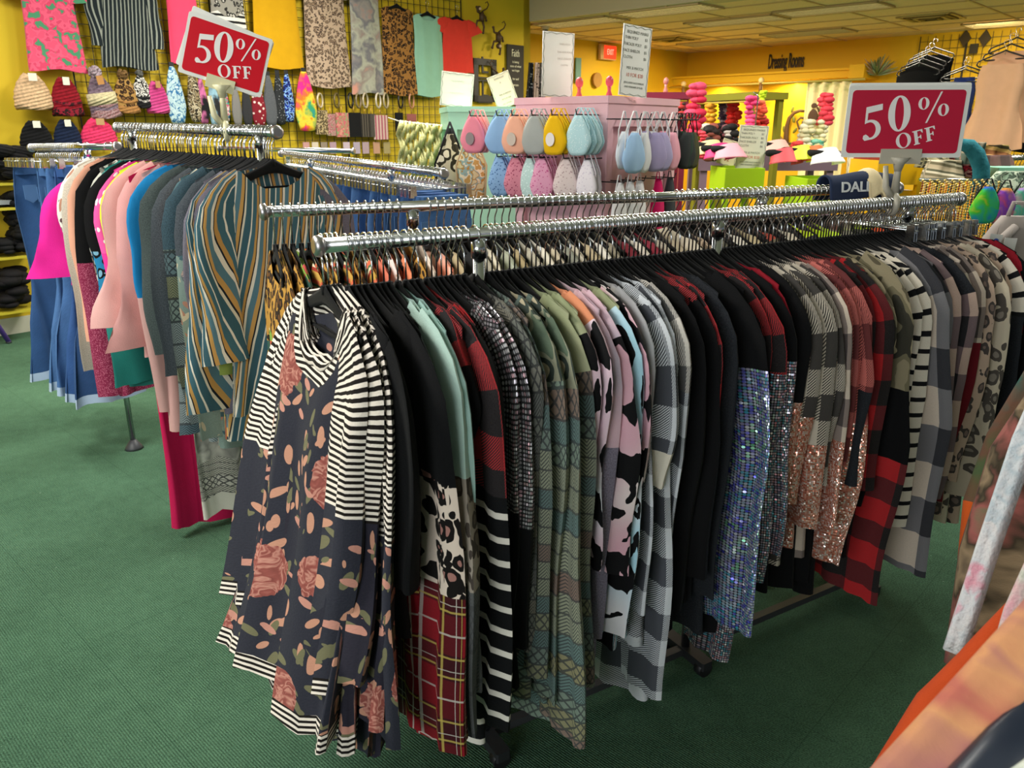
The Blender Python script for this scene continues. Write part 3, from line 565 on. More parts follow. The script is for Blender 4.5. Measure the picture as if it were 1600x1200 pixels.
# (pixel column of the near shoulder, label, materials, kw)
def G(px, label, mats, **kw): return (px, label, mats, kw)
FRONT = [
 G(556, 'dark floral tunic with black and white striped sleeves, nearest on the front rack', [FLO, BW, FLO], body=((0, 1), (.05, 0), (.84, 1)), L=.90, flare=1.35, fold=.022, nf=7, kick=.115, wide=.02, slv=.74, far=.05, spread=.0, w=.178, sleeve=((0, 1), (.36, 2), (.69, 1)), sw=.085, dip=.16, nk=.125, rib=1, cuff=.085),
 G(566, 'second dark floral tunic with striped sleeves, tight behind the first', [ROSEB, BW, ROSEB], body=((0, 1), (.05, 0), (.88, 1)), L=.94, flare=1.3, fold=.022, kick=.095, wide=.01, slv=.70, far=.04, spread=.0, w=.178, sleeve=((0, 1), (.37, 2)), sw=.085, dip=.16, nk=.125, rib=1, cuff=.085),
 G(578, 'third dark floral tunic with striped sleeves, longest floral skirt', [FLO, BW, ROSEB], body=((0, 1), (.05, 0)), L=.97, flare=1.25, fold=.02, kick=.07, slv=.80, far=.08, spread=.02, w=.178, sleeve=((0, 1), (.37, 2)), sw=.085, dip=.16, nk=.125, rib=1, cuff=.085),
 G(590, 'fourth floral tunic with striped sleeves against the black ribbed top', [ROSEB, BW, FLO], body=((0, 1), (.05, 0)), L=.96, flare=1.25, fold=.02, kick=.05, slv=.84, far=.04, spread=.03, w=.18, sleeve=((0, 1), (.38, 2)), sw=.085, dip=.16, nk=.125, cuff=.085),
 G(612, 'plain black top between the floral tunics and the leopard tunic', [BK], L=.70, slv=.50, cuff=.06),
 G(650, 'black top with leopard middle and red tartan hem', [BK, LEO1, TART], body=((0, 0), (.26, 1), (.48, 2)), L=.96, slv=.86, sleeve=((0, 0), (.27, 1), (.50, 2)), cuff=.10, sw=.095, spread=.04, fold=.016),
 G(660, 'second black, leopard and tartan top', [BK, LEO1, TART], body=((0, 0), (.28, 1), (.50, 2)), L=.96, slv=.84, sleeve=((0, 0), (.28, 1), (.50, 2)), cuff=.095, spread=.04, fold=.016),
 G(688, 'mint top with taupe leopard middle and grey geometric hem', [MINT, LEOM, AZG], body=((0, 0), (.30, 1), (.50, 2)), L=.96, slv=.84, sleeve=((0, 0), (.28, 1), (.50, 2)), cuff=.095, sw=.092, spread=.05, nk=.09),
 G(702, 'mint top with tan leopard cuffs, second of the pair', [MINT2, LEOB, AZG], body=((0, 0), (.33, 1), (.52, 2)), L=.94, slv=.76, sleeve=((0, 0), (.31, 1), (.52, 2)), cuff=.075, nk=.09),
 G(716, 'black cold-shoulder top with red plaid panel beside the mint tops', [BK, CKR], body=((0, 1), (.3, 0)), L=.72, slv=.22, sleeve=((0, 1), (.1, 0))),
 G(737, 'black and red top over a black skirt with white stripes', [BK, CKR, WSTR], body=((0, 1), (.35, 2)), L=1.03, slv=.86, sleeve=((0, 1), (.33, 2)), cuff=.10, fold=.012),
 G(752, 'black sleeveless top with red trim', [BK, CKR2], body=((0, 1), (.04, 0)), L=.98, slv=.30, sw=.07),
 G(776, 'black top covered in silver rhinestones, black hem', [RH1, BK], body=((0, 0), (.36, 1)), L=.96, slv=.80, sleeve=((0, 0), (.40, 1)), cuff=.08, fold=.014),
 G(792, 'second rhinestone top with black lower half', [RH1, BK], body=((0, 0), (.38, 1)), L=.92, slv=.72, sleeve=((0, 0), (.40, 1)), cuff=.06),
 G(814, 'grey and white printed long top beside the rhinestone tops', [AZ3], L=.90, slv=.74, cuff=.06),
 G(832, 'pale sage cardigan with dark geometric print', [AZ1], L=.94, slv=.80, cuff=.065, fold=.015),
 G(852, 'camouflage shouldered hooded cardigan with geometric print sleeves', [CAMG, AZ2], body=((0, 0), (.20, 1)), L=1.0, slv=.88, sleeve=((0, 0), (.16, 1)), cuff=.07, fold=.016),
 G(868, 'sage and rust geometric cardigan, longest of the three', [CAMG, AZ2], body=((0, 0), (.18, 1)), L=1.06, slv=.97, sleeve=((0, 0), (.14, 1)), cuff=.085, fold=.016),
 G(889, 'olive shouldered cardigan with teal geometric sleeves', [OLV, AZ1], body=((0, 0), (.14, 1)), L=1.02, slv=.86, sleeve=((0, 0), (.12, 1)), cuff=.065),
 G(905, 'pale olive tie-dye top before the cow print tops', [OLV, COW], body=((0, 0), (.16, 1)), L=.70, slv=.50, sleeve=((0, 0), (.08, 1))),
 G(925, 'orange shouldered cow print top', [ORG, COW], body=((0, 0), (.10, 1)), L=.78, slv=.58, sleeve=((0, 0), (.05, 1)), sw=.09, cuff=.075),
 G(940, 'pink and lilac tie-dye long sleeve top', [PNK, PUR], body=((0, 0), (.3, 1)), L=.90, slv=.78, sleeve=((0, 0), (.3, 1)), cuff=.05),
 G(956, 'pale pink cow print top with black cuffs', [PNK, COW3], body=((0, 0), (.16, 1)), L=.80, slv=.60, sleeve=((0, 0), (.10, 1)), cuff=.075),
 G(973, 'blue and white cow print dress', [OLV, COW2], body=((0, 0), (.1, 1)), L=.90, slv=.78, sleeve=((0, 0), (.06, 1)), cuff=.07),
 G(988, 'cream and lilac cow print top', [COW3], L=.72, slv=.52),
 G(1004, 'cream shouldered top with grey tie-dye sleeves', [tiedye(('d9d2bf', '9b9a9c', 'cfcfd2'), 4.0), CKG], body=((0, 0), (.24, 1)), L=.90, slv=.74, sleeve=((0, 0), (.22, 1)), cuff=.06),
 G(1022, 'grey and white hatched check top with cream cuffs', [CKG, solid('e4dccb')], body=((0, 0),), L=.92, slv=.42, sleeve=((0, 0), (.34, 1)), cuff=.075),
 G(1040, 'pale grey and white buffalo check long top', [CKG], L=1.10, slv=1.0, cuff=.085, fold=.014),
 G(1058, 'grey hatched check top with narrow sleeves', [CKG2, CKG], body=((0, 0), (.2, 1)), L=.92, slv=.74, cuff=.055),
 G(1078, 'plain black long sleeve top after the check tops', [BK], L=.92, slv=.78, cuff=.05),
 G(1093, 'black top with red flecked collar', [BK, CKR], body=((0, 1), (.05, 0)), L=.86, slv=.70, cuff=.05),
 G(1112, 'black and red buffalo shoulder top with black body', [CKR, BK], body=((0, 0), (.3, 1)), L=.84, slv=.62, sleeve=((0, 0), (.36, 1))),
 G(1127, 'charcoal black long sleeve tunic', [CHAR], L=.96, slv=.78),
 G(1152, 'black top with iridescent blue sequin sleeves', [BK, IRI], body=((0, 0), (.7, 1)), L=.92, slv=.86, sleeve=((0, 0), (.185, 1)), sw=.100, spread=.05, cuff=.08, fold=.016),
 G(1166, 'second black top with rainbow sequin sleeves', [BK, IRI, SIL], body=((0, 0),), L=1.0, slv=1.0, sleeve=((0, 0), (.30, 1), (.6, 2)), cuff=.08),
 G(1181, 'black top with red edge before the pink silver sequins', [CKR, BK], body=((0, 0), (.1, 1)), L=.92, slv=.60, sleeve=((0, 0), (.2, 1))),
 G(1199, 'black and red top with pink silver sequin sleeves', [CKR, SIL], body=((0, 0), (.5, 1)), L=.92, slv=.76, sleeve=((0, 0), (.19, 1)), cuff=.075),
 G(1214, 'black top with silver grey sequin sleeves', [BK, SIL], body=((0, 0), (.5, 0)), L=.95, slv=.70, sleeve=((0, 0), (.2, 1)), cuff=.07),
 G(1228, 'red dotted top with fine silver sequin sleeves', [REDM, SILG], body=((0, 0), (.1, 0)), L=.90, slv=.68, sleeve=((0, 0), (.19, 1)), cuff=.065),
 G(1245, 'black top with copper sequin strip', [BK, RGS], body=((0, 0),), L=.92, slv=.62, sleeve=((0, 0), (.28, 1)), cuff=.055),
 G(1262, 'grey hatched plaid top with rose gold cuffs', [CKT, RGS], L=.84, slv=.58, sleeve=((0, 0), (.34, 1)), cuff=.06),
 G(1277, 'taupe and cream plaid top with gold sequin hem', [CKT, RGS], body=((0, 0), (.6, 1)), L=.80, slv=.66, sleeve=((0, 0), (.42, 1)), cuff=.065),
 G(1291, 'tan and grey diagonal hatch top', [CKT, BK], body=((0, 0), (.5, 1)), L=.94, slv=.54, sleeve=((0, 0),), cuff=.06),
 G(1303, 'second tan plaid top with rose gold sequin cuffs', [CKM2, RGS], body=((0, 0), (.5, 0)), L=.86, slv=.66, sleeve=((0, 0), (.40, 1)), cuff=.07),
 G(1316, 'coral and brown plaid top', [CKC, BK], body=((0, 0), (.6, 1)), L=.94, slv=.50, cuff=.055),
 G(1328, 'coral plaid top with broad rose gold sequin sleeves', [CKC, RGS, BK], body=((0, 0), (.5, 2)), L=1.0, slv=.80, sleeve=((0, 0), (.38, 1)), cuff=.085, sw=.095, spread=.05),
 G(1338, 'second coral and charcoal plaid top', [CKC, CHAR], body=((0, 0), (.3, 1)), L=.84, slv=.56),
 G(1350, 'bright red and black buffalo check top with striped hem', [CKR2, CRT], body=((0, 0), (.4, 1)), L=.90, slv=.66, sleeve=((0, 0), (.40, 1)), cuff=.06),
 G(1362, 'red and black buffalo check shirt, second', [CKR2], L=.84, slv=.6),
 G(1376, 'olive camouflage top with striped brown sleeve', [CAMO_O, BK], body=((0, 0), (.2, 1)), L=.92, slv=.66, sleeve=((0, 0), (.2, 1))),
 G(1392, 'camouflage shouldered top with black band and red plaid hem', [CAMO_O, BK, CKR2], body=((0, 0), (.24, 1), (.45, 2)), L=1.02, slv=.95, sleeve=((0, 0), (.28, 1), (.52, 2)), sw=.115, spread=.06, cuff=.115, fold=.012),
 G(1409, 'cream top with narrow black stripes', [CRS], L=.88, slv=.70, cuff=.06),
 G(1418, 'second cream and black striped top', [CRS], L=.95, slv=.84, cuff=.06),
 G(1430, 'third cream and black striped top', [CRS], L=.90, slv=.76, cuff=.05),
 G(1452, 'large grey and cream buffalo check cardigan', [CKB], L=1.0, slv=.90, sw=.115, spread=.06, cuff=.10, fold=.014),
 G(1470, 'black, grey and cream buffalo check cardigan', [CKB, CKM], body=((0, 0), (.4, 1)), L=.96, slv=.78, cuff=.07),
 G(1484, 'charcoal and mauve check cardigan', [CKM], L=.96, slv=.78, cuff=.07),
 G(1498, 'dark check cardigan with black shoulders', [CHAR, CKM], body=((0, 0), (.1, 1)), L=.9, slv=.72),
 G(1512, 'taupe and mauve check top with maroon ribbed hem', [CKM2, MAR], body=((0, 0), (.3, 1)), L=.92, slv=.74, sleeve=((0, 0), (.30, 1))),
 G(1524, 'taupe check top with deep red sleeves', [CKM2, MAR], body=((0, 0), (.26, 1)), L=.94, slv=.76, sleeve=((0, 0), (.26, 1)), cuff=.07),
 G(1540, 'beige leopard top with grey rosettes', [LEOG2], L=.90, slv=.7),
 G(1556, 'large cream leopard cardigan with mint collar tab', [LEOG], L=.94, slv=.76, cuff=.075),
 G(1568, 'second cream leopard cardigan', [LEOG2], L=.96, slv=.76, cuff=.07),
 G(1582, 'white and black edged top beside the leopard cardigans', [CRS, CHAR], body=((0, 0), (.2, 1)), L=.8, slv=.6),
 G(1596, 'maroon top with multicoloured striped sleeves', [REDM, MUL, LEOG2, MAR], body=((0, 0), (.2, 1), (.45, 2), (.6, 3)), L=.9, slv=.78, sleeve=((0, 0), (.25, 1), (.48, 2), (.58, 3)), cuff=.07),
 G(1618, 'black top at the far end of the front rack', [BK], L=.9, slv=.7),
]
ss = []; prev = -0.02
for i, (px, label, mats, kw) in enumerate(FRONT):
    s = max(prev + 0.010, solve_s(px)) if i else 0.004
    ss.append(s); prev = s
print('front spacing', [round(v, 3) for v in ss])
SLOTS = []
for i, (px, label, mats, kw) in enumerate(FRONT):
    s = ss[i]; P = front_at(s) - FN * (0.026 if i < 4 else 0.0); yaw = rng.uniform(-0.05, 0.05) + (0.07, 0.06, 0.04, 0.03, 0.03)[i] if i < 5 else 0.06 + rng.uniform(-0.05, 0.05)
    kw.setdefault('seed', 100 + i); kw.setdefault('spread', rng.uniform(0.0, 0.05)); kw.setdefault('nt', 36); kw.setdefault('nz', 20)
    make_garment('hanging_shirt', label, 'shirt', mats, tuple(P), ANG_F + PI / 2 + yaw, None, **kw)
    put_hanger(tuple(P), ANG_F - PI / 2 + yaw, HL_F, 'velvet hangers on the front rail', flip=(i % 9 == 4)); SLOTS.append(s)
# further packed hangers between them
allS = sorted(SLOTS); extra = []
for a, b in zip(allS[:-1], allS[1:]):
    k = int((b - a) / 0.0105)
    for q in range(1, k): extra.append(a + (b - a) * q / k)
print('extra hangers', len(extra))
for s in [x for x in extra if abs(x - sp[0]) > 0.03][:130]:
    put_hanger(tuple(front_at(s)), ANG_F + PI / 2 + rng.uniform(-0.05, 0.05), HL_F, 'velvet hangers on the front rail', body=NARROW_ME)
# ------------------------------------------------------------------ second rack
HL_S = 'black velvet hanger packed on the rail right behind the nearest rack'
SERA = multistripe((('2f7f7a', 1), ('d2603a', 1), ('8ab04a', .8), ('e9e3d2', .4), ('b8a03a', .8), ('35584e', 1), ('c74a4a', .7)), 0.22, 90)
GOLD = leopard('b8893c', '2a1c10', '6a4520', 34.0); BEAD = multistripe((('c9a04a', 1), ('a33a2a', .5), ('e0d2b0', .4), ('3f6f4a', .3), ('d86a4a', .6)), 0.05, 90)
SEC = [(s_, m_) for s_, m_ in [(0.015, (GOLD, SERA)), (0.035, (GOLD, SERA)), (0.06, (SERA,)), (0.085, (BEAD, SERA)), (0.11, (GOLD,)), (0.135, (BEAD,)), (0.16, (BEAD, SERA)), (0.19, (GOLD,)), (0.215, (BEAD,)),
       (0.25, (solid('d8775f'),)), (0.28, (floral('e8d9cf', 'd8664f', 'f0b49a', 'c9a27a'),)), (0.31, (solid('e58a63'),)), (0.345, (GOLD,)), (0.375, (solid('f0dfcf'),)), (0.41, (tiedye(('e8d8c8', 'e58a6a', 'cfd8d2')),)),
       (0.45, (solid('bfae8a'),)), (0.485, (solid('2a2a2c'),)), (0.52, (heather('c9c2b0', 'a39a84'),)), (0.555, (solid('e6dcc6'),)), (0.59, (tiedye(('cfd3c5', '9fa58f', 'e2ddcb')),)), (0.625, (solid('b5a27c'),)), (0.66, (heather('d9d3c3', 'b8b09a'),)),
       (0.70, (solid('efe7d6'),)), (0.735, (LEOG,)), (0.77, (solid('9a9a8c'),)), (0.805, (heather('dcd4c4', 'bdb29c'),)), (0.84, (solid('c7b594'),)), (0.88, (solid('f0ebe0'),)), (0.92, (heather('a59c8a', '8a806c'),)), (0.96, (solid('7c2a34'),)),
       (1.0, (solid('e7dfcf'),)), (1.04, (solid('8f3140'),)), (1.08, (heather('cfc7b6', 'a59c88'),)), (1.13, (solid('b3a58c'),)), (1.18, (solid('dcd2bf'),)), (1.23, (LEOB,)), (1.29, (solid('6f6a5c'),)), (1.35, (solid('e9e2d3'),)), (1.41, (solid('c2b28f'),)),
       (1.48, (solid('a84a3c'),)), (1.55, (solid('d9cfbb'),)), (1.63, (solid('d8ee3a'),)), (1.68, (solid('c8e42c'),)), (1.73, (solid('d6f04a'),)), (1.79, (solid('8f8a80'),)), (1.86, (solid('5a5654'),)), (1.93, (solid('f0643c'),)), (1.99, (solid('ee7a4a'),)), (2.06, (solid('49474a'),))]]
names2 = ['leopard and serape stripe', 'second leopard and serape', 'serape striped', 'beaded stripe and serape', 'gold leopard', 'gold beaded stripe', 'beaded red and gold', 'dark gold leopard', 'red and gold beaded', 'coral', 'coral floral', 'orange', 'brown gold leopard', 'pale peach', 'peach tie-dye', 'khaki', 'black', 'stone marl', 'cream', 'sage tie-dye', 'camel', 'oatmeal marl']
def s_at(px): return on_line(px, SA, SDIR)[1]
for i, (s, mats) in enumerate(SEC):
    P = SA + SDIR * (s / 2.12 * LS); nm = names2[i] if i < len(names2) else None
    lab = ('%s top near the front end of the second rack' % nm) if nm else 'top mostly hidden behind the nearest rack, only its shoulder showing'
    make_garment('hanging_shirt', lab, 'shirt', list(mats), tuple(P), ANG_S + PI / 2 + rng.uniform(-.05, .05), None if nm else 'tops on the second rack', L=rng.uniform(.62, .72) if i < 4 else .7, slv=.5 if i > 2 else .56, body=((0, 0), (.22, 1)) if len(mats) > 1 else ((0, 0),), sleeve=((0, 0), (.24, 1)) if len(mats) > 1 else (), far=.08 if i < 3 else .03, nz=12, nt=24, ns=12, nr=12, seed=300 + i, cuff=.085 if i < 3 else .06, nk=.12)
ns_ = 0
for s in np.arange(0.012, LS - 0.02, 0.0215):
    if s_at(628) < s < s_at(662) or s_at(1022) < s < s_at(1048): continue
    put_hanger(tuple(SA + SDIR * s), ANG_S + PI / 2 + rng.uniform(-.06, .06), HL_S, 'velvet hangers on the second rail', body=NARROW_ME); ns_ += 1
print('second hangers', ns_)

# ------------------------------------------------------------------ left rack
LDV = (LE - LA) / np.linalg.norm((LE - LA)[:2]); LDV[2] = 0; ANG_LL = math.atan2(LDV[1], LDV[0]); LNV = np.array([LDV[1], -LDV[0], 0])
if proj(LA + LNV * 0.2)[0] > proj(LA)[0]: LNV = -LNV
LDA = np.linalg.norm((LB - LA)[:2]); LTOT = np.linalg.norm((LE - LA)[:2])
def left_at(s):
    if s <= LDA: return LA + (LB - LA) * (s / LDA)
    q = np.linalg.norm((LC - LA)[:2]); return LC + (LE - LC) * max(0, min(1, (s - q) / (LTOT - q)))
def left_rail_s(px, half=0.25, tipz=-0.2):
    best, bs = 1e9, 0
    for s in np.linspace(0.02, LTOT - 0.01, 700):
        e = abs(proj(left_at(s) + LNV * half + UP * tipz)[0] - px)
        if e < best: best, bs = e, s
    return bs
STB = multistripe((('3f6470', 1.6), ('e6ddc6', .5), ('1e2630', .35), ('d2a25c', .9), ('5c8290', 1.3), ('efe7d6', .7), ('20242c', .3), ('c99a55', .7), ('466f7c', 1.2), ('f1ead9', .4)), 0.085, 14, 0.006)
BLU = solid('e5a6a2'); SLT = heather('596066', '44494f'); SLT2 = heather('4b6470', '3c4f58')
PATCH = aztec(('7f8f86', 'a8a08c', '5c7683', '8c8c62', '9aa6a8'), '2c2f35', 0.3); PAIS = floral('7d8f86', 'c4a79a', '4d6a72', 'd5c7a8', sc=7.0)
LEFT = [
 (322, 'teal, gold and cream vertical striped top facing the aisle at the near end', [STB], dict(L=.80, slv=.56, cuff=.075, bell=.03, sw=.095, spread=.01, far=.02, nk=.10, dip=.09, flare=1.2, fold=.018, w=.195)),
 (318, 'second striped top with balloon sleeves behind the first', [STB], dict(L=.92, slv=.72, cuff=.07, bell=.07, sw=.09, spread=.04)),
 (308, 'muted purple grey top beside the striped tops', [heather('7a7482', '6a6472'), solid('8a9a4a')], dict(L=.8, slv=.6, sleeve=((0, 0), (.45, 1)))),
 (298, 'lavender grey knit with printed lower half', [heather('8a8592', '75707e'), floral('c9a25c', 'a84a3c', '4a6a44', 'e0c48a')], dict(L=.92, slv=.7, body=((0, 0), (.3, 1)), sleeve=((0, 0), (.4, 1)))),
 (286, 'navy grey top with paisley border sleeves', [SLT, PAIS], dict(L=.96, slv=.84, body=((0, 0), (.3, 1)), sleeve=((0, 0), (.24, 1)), cuff=.09)),
 (272, 'blue slate top with pale patchwork sleeves', [SLT2, PATCH], dict(L=.94, slv=.80, body=((0, 0), (.25, 1)), sleeve=((0, 0), (.2, 1)), cuff=.10, sw=.10)),
 (262, 'tan, black and teal striped scarf top', [multistripe((('c9a27a', 1), ('22262c', .6), ('5c7a80', 1), ('e0d2b5', .6), ('8c3a50', .6)), .12, 10), PATCH], dict(L=.9, slv=.86, sleeve=((0, 0), (.3, 1)), bell=.06)),
 (250, 'dark slate long sleeve top', [SLT], dict(L=.80, slv=.66, cuff=.075)),
 (237, 'grey green long sleeve top with open cuff', [heather('5d6866', '4a5352'), SLT], dict(L=.72, slv=.60, cuff=.085, sw=.095)),
 (196, 'hot pink maxi dress reaching almost to the carpet', [solid('c2164f')], dict(L=1.44, slv=0, w=.24, flare=1.12, fold=.025)),
 (232, 'grey and white border print dress under the striped tops', [tiedye(('cfcabb', '8f8c84', 'd8d4c6', '6f6e6a'), 9., .05), aztec(('d9d4c6', 'cfcabb'), '2a2c30', .10), solid('d9d4c6')], dict(L=1.34, slv=0, w=.18, flare=1.2, body=((0, 0), (1.14, 1), (1.29, 2)), fold=.03)),
 (216, 'bright blue top with pointed hem', [solid('1f86c4')], dict(L=.55, slv=.42, cuff=.08)),
 (204, 'dusty pink long sleeve cardigan', [solid('c79a94')], dict(L=1.0, slv=.86, cuff=.07)),
 (194, 'blush pink blouse with bell sleeves', [BLU], dict(L=.78, slv=.62, bell=.14, cuff=.07, sw=.10)),
 (184, 'second blush blouse with flared sleeves', [solid('eab3ad')], dict(L=.74, slv=.55, bell=.12, cuff=.08, sw=.10)),
 (181, 'black trousers with cream and pink hem bands', [BK, solid('e9dcc6')], dict(L=1.12, slv=0, w=.14, flare=1.0, body=((0, 0), (.98, 1)))),
 (177, 'pale peach lace top', [tiedye(('e8d6c8', 'cfc3b4', 'f0e4d8'))], dict(L=.66, slv=.46)),
 (171, 'neon yellow top with orange edge', [solid('d4f03a'), solid('f2823c')], dict(L=.60, slv=.38, sleeve=((0, 0), (.34, 1)))),
 (166, 'red dress hanging below the blouses', [solid('b8142c')], dict(L=.98, slv=0, w=.15, flare=1.2)),
 (160, 'hot pink graphic tee with white print', [solid('ec3a9c'), specks('f05aa8', 'f4f0f4', 30.0, .3)], dict(L=.72, slv=.42, sleeve=((0, 1), (.3, 0)))),
 (152, 'black top with bright blue leopard hem', [BK, leopard('2a8ab8', '0e1418', '7fb8d0', 24.0)], dict(L=.70, slv=.56, sleeve=((0, 0), (.30, 1)), cuff=.09)),
 (145, 'teal satin pouch sleeve top', [solid('1c8a80', .5)], dict(L=.92, slv=.84, bell=.05, cuff=.07)),
 (140, 'white and grey leopard long sleeve top', [leopard('e2dcd0', '4a4440', '9a9084', 22.0), leopard('8a7a70', '2a2422', '5a4a44', 30.0)], dict(L=.8, slv=.64, sleeve=((0, 0), (.45, 1)))),
 (124, 'black top with raspberry glitter lower sleeves', [BK, specks('8f2a4c', 'd87a94', 300.0, .35)], dict(L=1.0, slv=.92, body=((0, 0), (.38, 1)), sleeve=((0, 0), (.35, 1)), cuff=.08)),
 (114, 'peach knit top beside the black and raspberry top', [solid('e8a88c')], dict(L=.84, slv=.70)),
 (106, 'cream and brown trimmed long cardigan', [heather('d9d2c2', 'b9b2a4')], dict(L=.98, slv=.84, cuff=.08)),
 (98, 'white and dark floral blouse', [floral('e5dfd5', '3a2f33', '6a4a50', '8a7a78', sc=9.0)], dict(L=.58, slv=.42)),
 (84, 'hot pink flutter sleeve top beside the jeans', [solid('ee2aa0')], dict(L=.5, slv=.40, bell=.1, cuff=.09)),
]
HL_L = 'black velvet hanger on the left rack under the tilted red sale sign'
for i, (px, label, mats, kw) in enumerate(LEFT):
    s = left_rail_s(px) if i > 1 else 0.03 + 0.035 * i; P = left_at(s); kw = dict(kw); kw.setdefault('body', ((0, 0),)); kw.setdefault('nz', 18); kw.setdefault('nt', 30); kw.setdefault('ns', 16); kw.setdefault('nr', 14)
    n_ = 'hanging_dress' if 'dress' in label else ('hanging_trousers' if 'trousers' in label else 'hanging_shirt')
    yaw = rng.uniform(-.06, .06) + (0.12 if i == 0 else 0)
    make_garment(n_, label, n_.split('_')[1], mats, tuple(P), ANG_LL + PI / 2 + yaw, None, seed=500 + i, **kw)
    put_hanger(tuple(P), ANG_LL + PI / 2 + yaw, HL_L, 'velvet hangers on the left rack')
for s in np.arange(0.05, LDA - 0.02, 0.031):
    put_hanger(tuple(left_at(s)), ANG_LL + PI / 2 + rng.uniform(-.08, .08), HL_L, 'velvet hangers on the left rack', body=NARROW_ME)

# clip hangers and jeans
def clip_body_mb(w=0.15, drop=0.06):
    b = MB(); b.tube([(-w, 0, -drop), (w, 0, -drop)], 0.0024, 6)
    for s in (-1, 1):
        x = s * (w - 0.02); b.slab([(x - .012, -drop + .014), (x + .012, -drop + .014), (x + .015, -drop - .030), (x - .015, -drop - .030)], -0.007, -0.003); b.slab([(x - .012, -drop + .014), (x + .012, -drop + .014), (x + .015, -drop - .030), (x - .015, -drop - .030)], 0.003, 0.007)
        b.tube([(x - .008, 0, -drop - .004), (x + .008, 0, -drop - .004)], 0.005, 8)
    return b
_t = thing('clip_hanger', 'x', 'hanger'); _b = clip_body_mb().build('clip_bar', CH, _t); _h = MB().tube(hook_pts(drop=.060), 0.0016, 6).build('hook', CH, _t); CLIP_ME, CHK_ME = _b.data, _h.data
for o in (_b, _h, _t): bpy.data.objects.remove(o)
def jeans_mesh(L=1.08, w=.17, flare=1.5, seed=0, thick=.028, nz=26, nt=40):
    r = np.random.RandomState(seed); V = []; F = []; UV = []; MI = []; ph = r.uniform(0, 6.28, 6)
    for j in range(nz):
        s = j / (nz - 1); k = 0.72 + 0.22 * min(1, s * 5) - 0.16 * max(0, math.sin(PI * min(1, s * 1.4) ** 1.5)) + (flare - .9) * max(0, s - .5) * 1.3
        for i in range(nt + 1):
            t = 2 * PI * i / nt; c, sn = math.cos(t), math.sin(t); x = w * k * math.copysign(abs(c) ** .7, c); am = .012 + .022 * s
            y = thick * sn * (0.7 + .6 * s) + am * abs(sn) ** .4 * math.sin(6 * x / w + ph[0] + 1.5 * s) + .01 * math.sin(5 * s + ph[1])
            V.append((x, y, -0.085 - L * s + .012 * math.sin(4 * x / w + ph[2]) * s)); UV.append((x + (1 if sn > 0 else 2), -L * s))
    for j in range(nz - 1):
        for i in range(nt): a = j * (nt + 1) + i; F.append((a, a + 1, a + nt + 2, a + nt + 1)); MI.append(1 if j == nz - 2 else 0)
    return V, F, UV, MI
def put_jeans(P, rz, label, col, L=1.08, flare=1.5, seed=0, w=.17, group=None, detail=True):
    t = thing('hanging_jeans', label, 'jeans', tuple(P), rz, group)
    V, F, UV, MI = jeans_mesh(L, w, flare, seed); mesh_obj('jeans_body', V, F, [denim(col), solid('a9bdd6')], t, MI, UV)
    if detail:
        MB().box((-w * .72, -.034, -.128), (w * .72, .034, -.086), bev=.02).build('waistband', denim(col), t)
        for s in (-1, 1):
            for yy in (-.040, .034): MB().slab([(s * .05, -.18), (s * .12, -.18), (s * .12, -.25), (s * .085, -.27), (s * .05, -.25)] if s > 0 else [(s * .12, -.18), (s * .05, -.18), (s * .05, -.25), (s * .085, -.27), (s * .12, -.25)], yy, yy + .006).build('pocket', denim('4a6c9a'), t)
    r = thing('clip_hanger', 'chrome clip hanger holding the ' + ' '.join(label.split()[:4]), 'hanger', tuple(P), rz, group and 'clip hangers on the middle rack')
    for n_, me in (('clip_bar', CLIP_ME), ('hook', CHK_ME)): o = bpy.data.objects.new(n_, me); C.objects.link(o); o.parent = r
    if group: r['label'] = 'chrome clip hanger on the middle rack above the folded jeans'
    return t
for i, (px, lab, c) in enumerate([(40, 'darkest blue flared jeans at the far left end of the rack', '2f4f7c'), (52, 'faded blue flared jeans with frayed white hem', '4a6fa0'), (66, 'mid blue flared jeans with twisted knee seams', '44699c'), (80, 'dark blue jeans half behind the hot pink top', '34558a'), (94, 'blue flared jeans nearest the hot pink top', '2e4b78')]):
    s = left_rail_s(px, .16, -.3) if i else LTOT - 0.03; P = left_at(min(s, LTOT - .03 - .05 * 0)); put_jeans(P, ANG_LL + PI / 2 + rng.uniform(-.1, .1) + .25, lab, c, L=1.10, flare=1.75, seed=600 + i)
for s in np.arange(LTOT - 0.62, LTOT - 0.01, 0.028):
    r = thing('clip_hanger', 'chrome clip hanger on the low rail over the flared jeans', 'hanger', tuple(left_at(s)), ANG_LL + PI / 2 + rng.uniform(-.2, .2), 'clip hangers on the jeans rail')
    for n_, me in (('clip_bar', CLIP_ME), ('hook', CHK_ME)): o = bpy.data.objects.new(n_, me); C.objects.link(o); o.parent = r
# middle rack
MDV = ME_ - MA; ML = np.linalg.norm(MDV[:2]); ANG_M = math.atan2(MDV[1], MDV[0])
for i, s in enumerate(np.arange(0.02, ML - .02, 0.036)):
    P = MA + MDV * (s / ML); rz = ANG_M + PI / 2 + rng.uniform(-.1, .1)
    if i % 3 == 0: put_jeans(P, rz, 'blue jeans clipped on the middle rack with only the waist showing', ('44699c', '35588c', '5479a8')[i % 2], L=.9, flare=1.1, seed=640 + i, group='jeans on the middle rack', detail=i < 12)
    else:
        r = thing('clip_hanger', 'chrome clip hanger on the middle rack above the folded jeans', 'hanger', tuple(P), rz, 'clip hangers on the middle rack')
        for n_, me in (('clip_bar', CLIP_ME), ('hook', CHK_ME)): o = bpy.data.objects.new(n_, me); C.objects.link(o); o.parent = r
